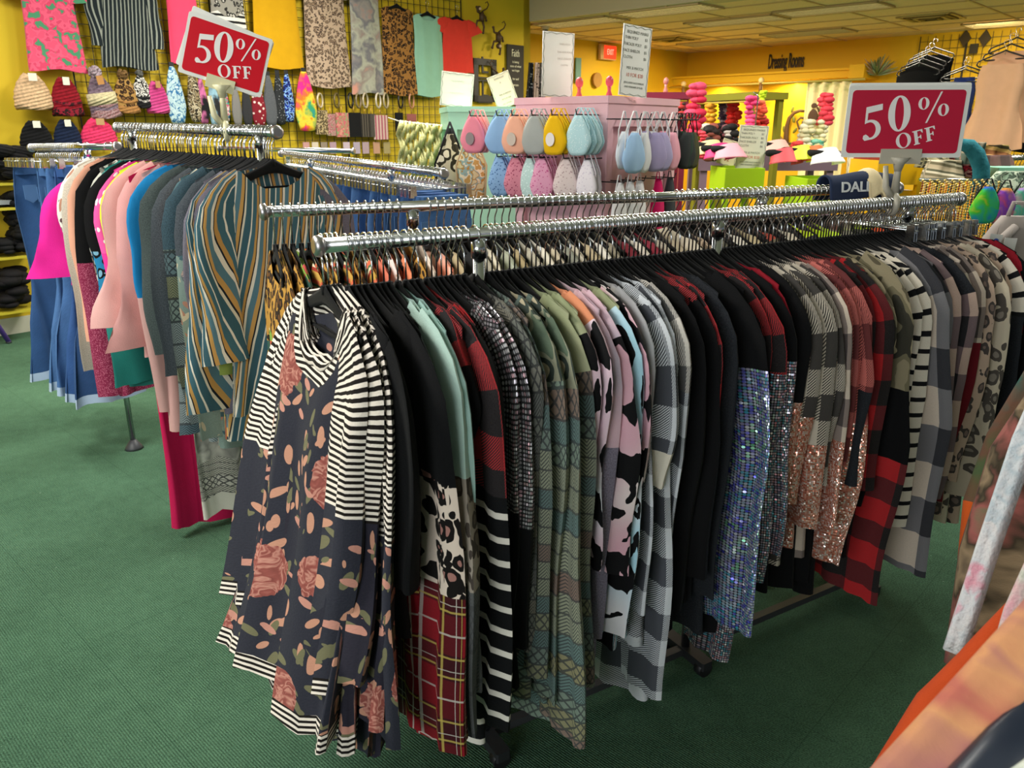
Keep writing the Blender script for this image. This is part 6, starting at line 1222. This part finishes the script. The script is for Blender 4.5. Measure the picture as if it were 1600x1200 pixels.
tube_decal('monkey_decal', 'brown monkey on a branch shape hung on the curtain', 'decal', PM_, RZD, [([s1(1253, 191), s1(1262, 192), s1(1283, 191)], .022), ([s1(1277, 186), s1(1282, 180), s1(1279, 172), s1(1276, 166), s1(1280, 163), s1(1285, 164)], [.02, .018, .016, .014, .012, .012])],
    [s1(1270, 183) + (.10, .8, 1.1), s1(1272, 165) + (.045, 1, .8), s1(1270, 176) + (.055, .7, 1)])
for i, (px, py, h, c, nm) in enumerate([(1262, 215, 56, ('efe6c4', 'e0d6a8'), 'cream'), (1285, 212, 50, ('e8dca0', 'f0e8c0'), 'pale yellow'), (1275, 232, 26, ('6ac0a0', '8ad0b0'), 'mint green'), (1293, 170, 50, ('f04a58', 'e83a4a'), 'coral red'), (1247, 232, 18, ('f04040', 'f08a9a'), 'red and pink')]):
    garland(px, py - h / 2, py + h / 2, 5.6, 22, '%s ruffled tutu bundle hanging by the curtain' % nm, list(c), 'tutu_bundle', 'tutu', 40 + i)
# greenery on the header end
P = WD(1370, 118, .35); b = MB(); r = np.random.RandomState(5)
for k in range(90):
    a = r.uniform(0, 2 * PI); e = r.uniform(.1, 1.4); L_ = r.uniform(.12, .30); q = np.array([math.cos(a) * math.cos(e), math.sin(a) * math.cos(e), math.sin(e)]) * L_; b.m = r.randint(3); b.tube([(0, 0, 0), tuple(q * .6), tuple(q)], [.004, .012, .004], 5)
o = b.build('dried_flower_arrangement', [plain('6a7a4a'), plain('a88a6a'), plain('8a9a7a')]); tag(o, 'bushy dried flower arrangement on top of the header end', 'flower arrangement', None, tuple(P))
b = plain('a0702a', .6)
# right wall grid and the clothes on it
ug0 = np.dot(WD(1441, 54) - FC, DW); ug1 = np.dot(WD(1514, 60) - FC, DW); ug2 = np.dot(WD(1600, 60) - FC, DW) + 1.2; zt_ = WD(1444, 55)[2] - .02
grid_panel('wire_grid', 'black wire grid panel on the right wall behind the black camisoles', ug0, ug1, .9, zt_, FC, DW, .10); grid_panel('wire_grid', 'black wire grid panel on the right wall behind the peach shorts', ug1, ug2, .9, zt_, FC, DW, .10)
for px, nm in ((1508, 'left'), (1539, 'right')):
    P = WD(px, 60, .05); o = MB().slab([(0, -.11), (.075, 0), (0, .11), (-.075, 0)], -.01, .01).build('diamond_ornament', plain('3a2a10', .6)); tag(o, 'small dark diamond plaque on the right wire grid, %s of the pair' % nm, 'ornament', None, tuple(P), RZD)
P = WD(1522, 76, .05); o = MB().box((-.05, -.02, -.06), (.05, .0, .06)).build('grid_bracket', plain('2a2010', .6)); tag(o, 'small black bracket between the diamond plaques', 'bracket', None, tuple(P), RZD)
def plastic_hanger_mb(w_=.19): b = MB(); return b.tube([(-w_, 0, -.15), (-w_ * .95, 0, -.125), (-.02, 0, -.065), (0, 0, -.055), (.02, 0, -.065), (w_ * .95, 0, -.125), (w_, 0, -.15), (w_ * .9, 0, -.165), (-w_ * .9, 0, -.165), (-w_, 0, -.15)], .006, 7, False)
PH = plastic_hanger_mb().build('tmp', plain('141414', .4)); PHM = PH.data; bpy.data.objects.remove(PH)
def stack(px0, py0, Y0, n_, dpx, dpy, label, nm, col, kind, L=.5, w_=.17):
    for i in range(n_):
        P = at_y(px0 + dpx * i, py0 + dpy * i, Y0 - .09 * i); rz = RZD + rng.uniform(-.12, .12)
        put_hanger(tuple(P), rz, 'black plastic hanger of the %s on the right wall' % label, 'hangers of the ' + label, name='plastic_hanger', body=PHM)
        lab = '%s %s hanging on the right wall, %s' % (nm, 'garment' if kind else 'shorts', ('front of its row', 'second in its row', 'third in its row', 'fourth in its row', 'back of its row')[n_ - 1 - i] if n_ > 1 else 'alone')
        if kind: make_garment('camisole', lab, 'camisole', [solid(col)], tuple(P + UP * -.03), rz, None, L=L, w=w_, slv=0, flare=1.15, nk=.07, th=.02, seed=i + 900, nz=10, nt=20, body=((0, 0),))
        else:
            V, F, UV, MI = jeans_mesh(L, w_, 1.25, i + 5, .03, 14, 28); t = thing('hanging_shorts', lab, 'shorts', tuple(P - UP * .07), rz); mesh_obj('shorts_body', V, F, [solid(col), solid(col)], t, MI, UV); MB().tube([(-.03, .035, -.09), (-.035, .045, -.16), (-.02, .045, -.20)], .004, 6).build('drawstring', solid('e8dcc8'), t)
stack(1462, 64, 8.2, 5, -6, 6, 'black camisoles', 'black', '0c0c0e', True, .46, .19)
stack(1513, 92, 7.6, 2, -3, 5, 'navy shorts', 'navy blue', '2e3f7a', False, .62, .12)
stack(1592, 46, 6.6, 3, -9, 10, 'peach shorts', 'pale peach', 'e8b48c', False, .62, .20)
stack(1612, 80, 6.6, 1, 0, 0, 'black shorts', 'black', '141416', False, .6, .2)
# ------------------------------------------------------------------ ceiling fittings
def troffer(px, py, label, k=1.0, em=.9, w_=1.16, d=.52):
    P = at_h(px, py, CEIL); t = thing('ceiling_light', label, 'ceiling light', (P[0], P[1], CEIL), ANG_L); FMt = paint('bfa67c')
    for a, b_ in (((-w_ / 2, -d / 2), (w_ / 2, -d / 2 + .02)), ((-w_ / 2, d / 2 - .02), (w_ / 2, d / 2)), ((-w_ / 2, -d / 2), (-w_ / 2 + .02, d / 2)), ((w_ / 2 - .02, -d / 2), (w_ / 2, d / 2))): MB().box((a[0], a[1], -.018), (b_[0], b_[1], 0)).build('frame_side', FMt, t)
    MB().box((-w_ / 2 + .02, -d / 2 + .02, -.008), (w_ / 2 - .02, d / 2 - .02, -.002)).build('diffuser', glow('d9c48c', em), t)
    bb = MB()
    for q in range(1, 6): bb.box((-w_ / 2 + .02, -d / 2 + d * q / 6 - .004, -.014), (w_ / 2 - .02, -d / 2 + d * q / 6 + .004, -.008))
    bb.build('louvre', paint('9a8a5c'), t)
for px, py, lab, em in ((905, 34, 'long fluorescent ceiling light just beyond the beam, left', .45), (1040, 16, 'long fluorescent ceiling light just beyond the beam, right', .5), (1150, 32, 'middle row ceiling light above the far wall corner', .4), (1300, 14, 'middle row ceiling light above the dressing rooms', .42), (1122, 66, 'unlit louvred ceiling light nearest the far corner', .2), (1262, 51, 'louvred ceiling light over the Dressing Rooms lettering', .2), (1592, 34, 'bright ceiling light at the right edge above the wire grid', 1.6)): troffer(px, py, lab, em=em)
for px, py, lab in ((1050, 61, 'far square ceiling air vent left of the lettering'), (1455, 27, 'square ceiling air vent above the black camisoles')):
    P = at_h(px, py, CEIL); t = thing('ceiling_vent', lab, 'air vent', (P[0], P[1], CEIL), ANG_L)
    for k in range(4): s = .30 - .065 * k; b = MB(); b.box((-s, -s, -.012 - .006 * k), (s, -s + .03, -.004)); b.box((-s, s - .03, -.012 - .006 * k), (s, s, -.004)); b.box((-s, -s, -.012 - .006 * k), (-s + .03, s, -.004)); b.box((s - .03, -s, -.012 - .006 * k), (s, s, -.004)); b.build('vent_ring', plain('6a5a34' if k % 2 else 'b9a06a', .5), t)
# little camera dome and cable on the beam
P = at_h(852, 40, CEIL - .0); t = thing('security_camera', 'small white dome camera with black lens above the blank white card', 'camera', (P[0], P[1], CEIL), 0); MB().tube([(0, 0, 0), (0, 0, -.05)], [.06, .05], 16).build('housing', plain('b9aa94', .5), t); MB().ball((0, 0, -.06), .035, 12, 8).build('lens', plain('0a0a0a', .1), t)
MB().tube([(0, 0, 0), (-.03, -.03, .12), (-.02, -.05, .30), (-.03, -.05, .6)], .004, 6).build('cable', plain('c9bda4', .5), t)
# ------------------------------------------------------------------ far right: scarves, beads, masks, backpack
def draped(name, label, cat, px, py, Y, wpx, hpx, mat, thick=.10, rz=0.0, seed=0, fringe=None, top=.5):
    P = at_y(px, py, Y); w_ = (at_y(px + wpx, py, Y) - P)[0]; h = P[2] - at_y(px, py + hpx, Y)[2]; r = np.random.RandomState(seed); V = []; F = []; UV = []; n, m = 36, 14; ph = r.uniform(0, 6, 4)
    t = thing(name, label, cat, tuple(P), rz)
    for j in range(m + 1):
        s = j / m
        for i in range(n):
            a = 2 * PI * i / n; kx = (top + (1 - top) * min(1, s * 2.2)) * (.5 + .03 * math.sin(5 * s + ph[0])); ky = thick * (.5 + .3 * math.sin(3 * s + ph[1]) * .4)
            V.append((w_ * kx * math.cos(a), ky * math.sin(a) + .012 * math.sin(9 * math.cos(a) + ph[2] + 2 * s), -h * s)); UV.append((w_ * math.cos(a) * .5 + .3 * (a > PI), -h * s))
    for j in range(m):
        for i in range(n): F.append((j * n + i, j * n + (i + 1) % n, (j + 1) * n + (i + 1) % n, (j + 1) * n + i))
    F += [tuple(range(n))[::-1], tuple(m * n + i for i in range(n))]; mesh_obj('cloth', V, F, [mat], t, None, UV)
    if fringe:
        b = MB()
        for k in range(14): x = w_ * (k / 13 - .5) * .95; b.tube([(x, 0, -h), (x + .004, .0, -h - .05)], .004, 5)
        b.build('fringe', solid(fringe), t)
    return t
P = at_y(1412, 244, 4.1); t = thing('display_box', 'bright yellow wooden display tower behind the sale sign pole', 'display cabinet', (P[0], P[1], 0), .15); yh = P[2]; YM = plain('f0b808', .45)
MB().box((-.13, 0, yh - .14), (.13, .26, yh - .02), bev=.004).build('header', YM, t); MB().box((-.12, .01, yh - .02), (.12, .25, yh), bev=.004).build('red_lid', plain('8a2414', .5), t)
for x in (-.13, .10):
    for y in (0, .23): MB().box((x, y, 0), (x + .03, y + .03, yh - .14)).build('corner_post', YM, t)
MB().box((-.10, .03, .1), (.10, .23, yh - .17)).build('core_panel', YM, t)
P = at_y(1383, 246, 4.3); o = MB().box((-.02, 0, -.13), (.03, .12, 0), bev=.003).build('yellow_block', YM); tag(o, 'small yellow block left of the white cards', 'block', None, tuple(P))
P = at_y(1524, 252, 4.2); o = MB().prism([(-.085, -.05), (.085, -.05), (.07, .05), (-.07, .05)], -.09, 0).build('yellow_bucket', YM); tag(o, 'small yellow bin right of the plaid scarves', 'bin', None, tuple(P))
SC = [('draped scarf', 1476, 250, 3.9, 60, 34, multistripe((('b9a98a', 1), ('7a7256', .6), ('d9cdb0', .5), ('5a5a44', .5)), .05, 80), 'tan and olive striped folded scarf at the front of the pile'),
      ('s', 1462, 236, 4.0, 44, 26, camo(('3a3c2c', '8a8460', '24241c', 'b5ab84'), 34.), 'dark green patterned folded scarf at the left of the pile'), ('s', 1508, 242, 3.95, 40, 34, camo(('7a1424', 'b8303c', '4a0c16', 'c98a80'), 34.), 'crimson patterned folded scarf in the middle of the pile'),
      ('s', 1500, 226, 4.1, 70, 22, camo(('3a3c4a', '8a8c94', '1c1e26', 'b9b4a8'), 24.), 'grey blue folded scarf on top of the pile'), ('s', 1548, 226, 4.2, 66, 20, multistripe((('8a5a34', 1), ('c99a5a', .7), ('4a3a2a', .7), ('d8b070', .3)), .06, 80), 'brown and gold striped folded scarf, uppermost at right'),
      ('s', 1552, 242, 4.15, 66, 36, check('4a3634', '6a4a44', '9a5a44', .12), 'brown plaid folded scarf under the gold striped one'), ('s', 1516, 222, 3.9, 30, 34, check('b0a48c', '6a7a6c', 'd8a890', .1), 'cream, peach and green plaid scarf draped over the pile')]
for i, (a, px, py, Y, w_, h, m, lab) in enumerate(SC): draped('folded_scarf', lab, 'scarf', px, py, Y, w_, h, m, .16, .1, i, None, .75)
n = NT('teal_knit'); tk = n.fin(n.mix(n.noise(30., n.obj(), 3), lin('0f4a56'), lin('3a8a94')), .9, 0, n.noise(120., n.obj(), 2), .6)
P = at_y(1498, 224, 3.75); t = thing('teal_scarf', 'long teal ribbed scarf curving down over the scarf pile', 'scarf', tuple(P)); q = [np.array(at_y(x, y, 3.72)) - P for x, y in ((1498, 224), (1514, 228), (1526, 242), (1533, 262), (1533, 285), (1531, 312))]
b = MB(); b.tube([tuple(v) for v in q], [.022, .032, .036, .036, .036, .034], 14); b.build('knitted_tube', tk, t); b = MB()
for k in range(9): x = q[-1] + np.array([(k - 4) * .007, 0, 0]); b.tube([tuple(x), tuple(x + np.array([0, 0, -.07]))], .0025, 5)
b.build('fringe', tk, t)
# bead strands: each a hanging necklace
BC = ['8a3a2a', 'a86a4a', 'c9a07a', '6a8a5a', 'd8b89a', 'b8442c', '4a5a3a', 'e0c9a0', 'c8602c', 'd89a2c', '7a2a24', 'e07a34', '3a2c20', 'e0b040', '4a3a2c', 'c9a86a', '2c2420', 'd8962c', '2a6a62', 'b9a27a']
for i in range(44):
    px = 1442 + i * 2.9; Y = 3.55 - .12 * (i % 3); P = at_y(px, 282 + (i % 4) * 3, Y); zb_ = at_y(px, (340 if i < 22 else 400) + (i * 7) % 30, Y)[2]; L_ = P[2] - zb_; c = BC[(i * 7) % 20] if i < 22 else BC[8 + (i * 5) % 12]; b = MB(); k = int(L_ / .011); b.tube([(0, 0, 0), (0, 0, -L_)], .0016, 5)
    for j in range(k): b.m = 1 if (j % 5 == 0) else 0; b.ball((.0015 * math.sin(j), 0, -j * .011), .0048 if b.m == 0 else .0062, 6, 4)
    o = b.build('bead_necklace', [plain(c, .35), plain('e0c070', .3, .5)]); tag(o, '%s bead necklace in the dense row right of the yellow tower' % ('rust', 'tan', 'sand', 'sage', 'peach', 'brick', 'olive', 'cream', 'orange', 'amber', 'maroon', 'bright orange', 'dark brown', 'gold', 'umber', 'honey', 'black', 'mustard', 'teal', 'khaki')[BC.index(c)], 'necklace', 'bead necklaces, ' + c, tuple(P))
P0 = at_y(1436, 280, 3.62); P1 = at_y(1574, 282, 3.62); o = MB().tube([(0, 0, 0), tuple(P1 - P0)], .006, 8).build('necklace_bar', CH); tag(o, 'thin chrome bar the bead necklaces hang from', 'bar', None, tuple(P0))
for i, (px, py, w_, cols, nm) in enumerate([(1545, 292, 44, ('c85ac8', '3a5ad8', '2aa8a0', '4ac83a', 'e8d03a'), 'rainbow swirl'), (1573, 294, 40, ('e8783a', 'f0a04a', '8a4ac8', 'f05a2a'), 'orange and purple swirl'), (1600, 294, 40, ('e85a9a', 'b09ad8', '5ac0a0', 'f09ab8'), 'pink and lilac swirl')]):
    P = at_y(px, py, 3.15); put_mask(P, rng.uniform(-.2, .2), '%s tie-dye face mask at the right edge above the backpack' % nm, tiedye(cols, 7., .14), None, w_=.12, h=.135, strap='17171a')
draped('folded_scarf', 'grey and mint floral scarf heaped at the right edge', 'scarf', 1588, 268, 3.4, 70, 28, camo(('8fa88f', '4a5a4c', 'c4d0b8', '6a7c6a'), 40.), .16, 0, 12, None, .7)
P = at_y(1600, 262, 3.9); o = MB().box((-.12, 0, -.05), (.2, .2, 0), bev=.003).build('mint_box', plain('9adcb9', .5)); tag(o, 'mint green box edge at the right border behind the floral scarf', 'box', None, tuple(P))
SR0 = at_y(1560, 248, 4.6); SR1 = at_y(1640, 244, 4.6); rail_rack('clothes_rack', 'short chrome rail at the right edge below the wire grid', SR0, SR1, [.25], foot=False)
for s in np.arange(.02, .27, .022): put_hanger(tuple(SR0 + (SR1 - SR0) * s / .3), PI / 2 + rng.uniform(-.1, .1), 'black hanger on the short rail at the right edge', 'hangers on the short right rail')
# backpack with swing tags
P = at_y(1590, 338, 2.75); t = thing('backpack', 'taupe grey backpack with two white swing tags at the right edge', 'backpack', tuple(P), -.2); BM = solid('a09690', .8)
V = []; n, m = 24, 10; F = []
for j in range(m + 1):
    s = j / m; k = math.sin(min(1, .25 + s * 1.2) * PI / 2)
    for i in range(n): a = 2 * PI * i / n; V.append((.13 * k * math.copysign(abs(math.cos(a)) ** .6, math.cos(a)), .07 * k * math.copysign(abs(math.sin(a)) ** .6, math.sin(a)), -.36 * s))
for j in range(m):
    for i in range(n): F.append((j * n + i, j * n + (i + 1) % n, (j + 1) * n + (i + 1) % n, (j + 1) * n + i))
F += [tuple(range(n))[::-1], tuple(m * n + i for i in range(n))]; mesh_obj('bag_body', V, F, [BM], t)
MB().tube([(-.02, -.05, -.03), (-.09, -.09, -.10), (-.13, -.10, -.2), (-.16, -.08, -.28)], [.014, .018, .016, .012], 8).build('shoulder_strap', BM, t); MB().box((-.115, -.115, -.115), (-.075, -.105, -.085), bev=.004).build('buckle', plain('c9c0b4', .3, .5), t)
MB().tube([(-.03, 0, .0), (-.02, 0, .045), (.02, 0, .045), (.03, 0, 0)], .008, 8).build('grab_handle', BM, t)
for px, py, nm, dot in ((1558, 366, 'tag', True), (1580, 372, 'tag', False)):
    q = at_y(px, py, 2.55); o = thing('swing_tag', 'white swing tag %s on the taupe backpack' % ('with a round blue mark' if dot else 'without a mark, right one,'), 'tag', tuple(q), -.05); o.rotation_euler = (0, .12 if dot else .05, -.05)
    MB().box((-.020, -.001, -.052), (.020, .001, 0), bev=.001).build('card', plain('e6e2da', .5), o); MB().tube([(0, 0, 0), (.004, .01, .03)], .001, 5).build('string', plain('8a8278'), o)
    if dot: MB().tube([(0.002, -.0012, -.022), (0.002, -.0022, -.022)], .009, 20).build('blue_mark', plain('3a5ab8', .5), o)
# dark blouses just beyond the front rack's end, hung on the short far part
# navy sweatshirt with white lettering folded over the second rail
q0, sd = on_line(1338, SA, SDIR); PD = SA + SDIR * (sd); t = thing('folded_sweatshirt', 'navy sweatshirt with white DALLAS lettering draped over the second rail', 'sweatshirt', tuple(PD), ANG_S)
def saddle(w_, drop, lift, col_m, name, parent, sag=.03, xo=0.0, seed=0, rr=.030):
    V = []; F = []; UV = []; n, m = 26, 20
    for i in range(n + 1):
        x = w_ * (i / n - .5) + xo; wv = sag * math.sin(7 * x / w_ + seed)
        for j in range(m + 1):
            a = (j / m - .5) * 2; th_ = max(-PI / 2, min(PI / 2, a * PI)); y = (rr + wv * .4) * math.sin(th_); z = rr * math.cos(th_) + lift + wv
            if abs(a) > .5: z -= (abs(a) - .5) * 2 * drop; y += math.copysign((abs(a) - .5) * .02, a)
            V.append((x, y, z)); UV.append((x, a * .2))
    for i in range(n):
        for j in range(m): a = i * (m + 1) + j; F.append((a, a + 1, a + m + 2, a + m + 1))
    o = mesh_obj(name, V, F, [col_m], parent, None, UV); so = o.modifiers.new('s', 'SOLIDIFY'); so.thickness = .006; return o
saddle(.30, .05, .020, solid('27334f'), 'body_cloth', t, .006, 0, 1)
words('lettering', 'DALLAS', .046, plain('e8ecf0', .6), t, Matrix.Translation((-.015, -.046, .012)) @ Matrix.Rotation(math.radians(83), 4, 'X'), .0008, xs=1.25, off=.001)
t = thing('folded_blouse', 'cream and peach blouse laid over the second rail before the navy sweatshirt', 'blouse', tuple(PD + SDIR * .045), ANG_S + .1); saddle(.085, .035, .012, solid('ecd9ae'), 'body_cloth', t, .010, 0, 2, .044)
# clip hangers over the front rail right part
for k in range(9):
    s = LF * (.80 + .017 * k); r = thing('clip_hanger', 'chrome clip hanger among the velvet ones at the right of the front rail', 'hanger', tuple(front_at(s)), ANG_F - PI / 2 + rng.uniform(-.2, .2), 'clip hangers on the front rail')
    for n_, me in (('clip_bar', CLIP_ME), ('hook', CHK_ME)): o = bpy.data.objects.new(n_, me); C.objects.link(o); o.parent = r
# ------------------------------------------------------------------ foreground rack at the right border
def loft(b, pts, wd, th, side, n=18, rip=.0, ph=0.0, uv=None, u0=0.0):
    """flattened tube through pts; side = direction of its width"""
    V = []; base = len(b.V); L = 0; pp = [np.array(p, float) for p in pts]; dense = []
    for i in range(len(pp) - 1):
        for k in range(6): f = k / 6; dense.append((pp[i] * (1 - f) + pp[i + 1] * f, wd[i] * (1 - f) + wd[i + 1] * f, th[i] * (1 - f) + th[i + 1] * f))
    dense.append((pp[-1], wd[-1], th[-1])); side = np.array(side, float)
    for i, (p, w_, t_) in enumerate(dense):
        q = dense[min(i + 1, len(dense) - 1)][0] - dense[max(i - 1, 0)][0]; q = q / np.linalg.norm(q); s_ = side - q * np.dot(side, q); s_ /= np.linalg.norm(s_); nn_ = np.cross(q, s_); L = i * .03
        for k in range(n):
            a = 2 * PI * k / n; V.append(p + s_ * w_ * math.copysign(abs(math.cos(a)) ** .8, math.cos(a)) + nn_ * (t_ * math.sin(a) + rip * math.sin(6 * math.cos(a) + i * .12 + ph))); uv.append((u0 + 4.0 * w_ * k / n, -L))
    F = [(i * n + k, i * n + (k + 1) % n, (i + 1) * n + (k + 1) % n, (i + 1) * n + k) for i in range(len(dense) - 1) for k in range(n)] + [tuple(range(n))[::-1], tuple((len(dense) - 1) * n + k for k in range(n))]
    b.add(V, F, True)
def fuzzy(cols, sc=9.):
    n = NT('fuzzy_tie_dye'); v = n.warp(n.obj(), 12., .06); f = n.noise(sc, v, 3); k = len(cols); hz = n.noise(320., n.obj(), 3); c = n.ramp(f, [(.30 + .4 * i / (k - 1), lin(q)) for i, q in enumerate(cols)], False)
    return n.fin(n.mix(n.ma('MULTIPLY', hz, .35), c, (1, 1, 1)), 1.0, 0, n.noise(140., n.obj(), 3), 1.0, .5)
RP0 = np.array([.78, .02, 1.34]); RP1 = np.array([1.62, 1.45, 1.34]); rail_rack('clothes_rack', 'chrome clothes rack at the right border carrying the blurred foreground clothes', RP0, RP1, [.45, 1.3])
RPD = (RP1 - RP0) / np.linalg.norm(RP1 - RP0); RPN = np.array([-RPD[1], RPD[0], 0]); 
def fore(label, s, mats, sleeve, swd, sth, body_px=None, body_mi=0, smi=0, rip=.004, mi_at=None, hem=.45, bw=.20):
    P = RP0 + RPD * s; b = MB(); uv = []; b.m = smi; loft(b, sleeve, swd, sth, RPD * .3 + RPN, rip=rip, uv=uv)
    if mi_at:
        z = mi_at; 
        for k, f in enumerate(b.F):
            if np.mean([b.V[i][2] for i in f]) < z: b.M[k] = 1
    b.m = body_mi; sh = P + UP * -.09; loft(b, [sh + UP * -.01, sh + UP * -.10, sh + UP * -.45, np.array([P[0], P[1], hem])], [bw * .5, bw, bw * 1.05, bw * 1.2], [.012, .028, .035, .045], RPN, rip=.010, uv=uv, ph=s * 9)
    o = mesh_obj('foreground_cardigan', b.V, b.F, mats, None, b.M, uv, b.S); tag(o, label, 'cardigan'); put_hanger(tuple(P), math.atan2(RPN[1], RPN[0]), 'black velvet hanger on the rack at the right border', 'velvet hangers on the right border rack'); return o
A = lambda px, py, Y: at_y(px, py, Y)
fore('fuzzy white and pink tie-dye cardigan edge at the right border', .95, [fuzzy(('b4c0cc', 'd0d4da', 'a8b8c4', 'd8d4d6', 'c8ccd2', 'd8849c'), 12.)], [A(1660, 560, 1.32), A(1600, 690, 1.24), A(1545, 850, 1.18), A(1490, 1020, 1.12)], [.022, .019, .018, .018], [.014, .014, .015, .015])
fore('olive and rose floral cardigan behind the fuzzy white edge', 1.02, [tiedye(('6a5a48', '8f7a60', '3c3428', '9a5a54', '7a6a54'), 12., .05)], [A(1690, 600, 1.40), A(1625, 720, 1.34), A(1580, 880, 1.28), A(1545, 1060, 1.22)], [.07, .085, .09, .08], [.02, .024, .026, .026], rip=.008)
fore('dark teal and rust orange cardigan furthest along the right border rack', 1.25, [tiedye(('2a4a40', '4a5a3a', '6a4a3a', '2e5a52'), 6.), solid('c8561e')], [A(1640, 590, 1.62), A(1580, 690, 1.58), A(1540, 790, 1.52), A(1530, 900, 1.48)], [.05, .05, .045, .045], [.02, .025, .025, .03], mi_at=A(1540, 785, 1.52)[2])
fore('second fuzzy multicolour cardigan strip at the right border', .80, [fuzzy(('d0c8b0', '8a8f8c', 'd88a9a', 'c4c0b4', '7a8a70'))], [A(1720, 700, 1.02), A(1650, 840, .98), A(1595, 960, .95), A(1560, 1080, .92)], [.022, .022, .022, .022], [.018, .018, .018, .018])
fore('rust orange sleeve low at the right border', .70, [solid('c2481c')], [A(1700, 900, 1.0), A(1560, 1050, .98), A(1480, 1120, .96), A(1400, 1250, .92)], [.05, .055, .05, .05], [.02, .02, .02, .02])
fore('out of focus peach sleeve crossing the bottom right corner', .42, [tiedye(('c87a58', 'b8685a', 'd09468', '9a5c6a', 'd8a078'), 5.)], [A(1760, 850, .60), A(1640, 1000, .58), A(1520, 1130, .56), A(1370, 1290, .54)], [.030, .034, .034, .034], [.022, .024, .024, .024])
fore('black and slate satin sleeve in the bottom right corner', .30, [NT('satin').fin(lin('1c2434'), .35)], [A(1800, 1000, .56), A(1690, 1090, .54), A(1590, 1180, .52), A(1480, 1300, .50)], [.030, .030, .030, .030], [.02, .02, .02, .02])
fore('pale blue and white cloth at the very bottom right corner', .20, [fuzzy(('9ab0c0', 'd8dccc', 'a8b8b0', 'e0dcd0'))], [A(1850, 1100, .52), A(1720, 1180, .50), A(1620, 1260, .48), A(1500, 1400, .46)], [.03, .03, .03, .03], [.02, .02, .02, .02])
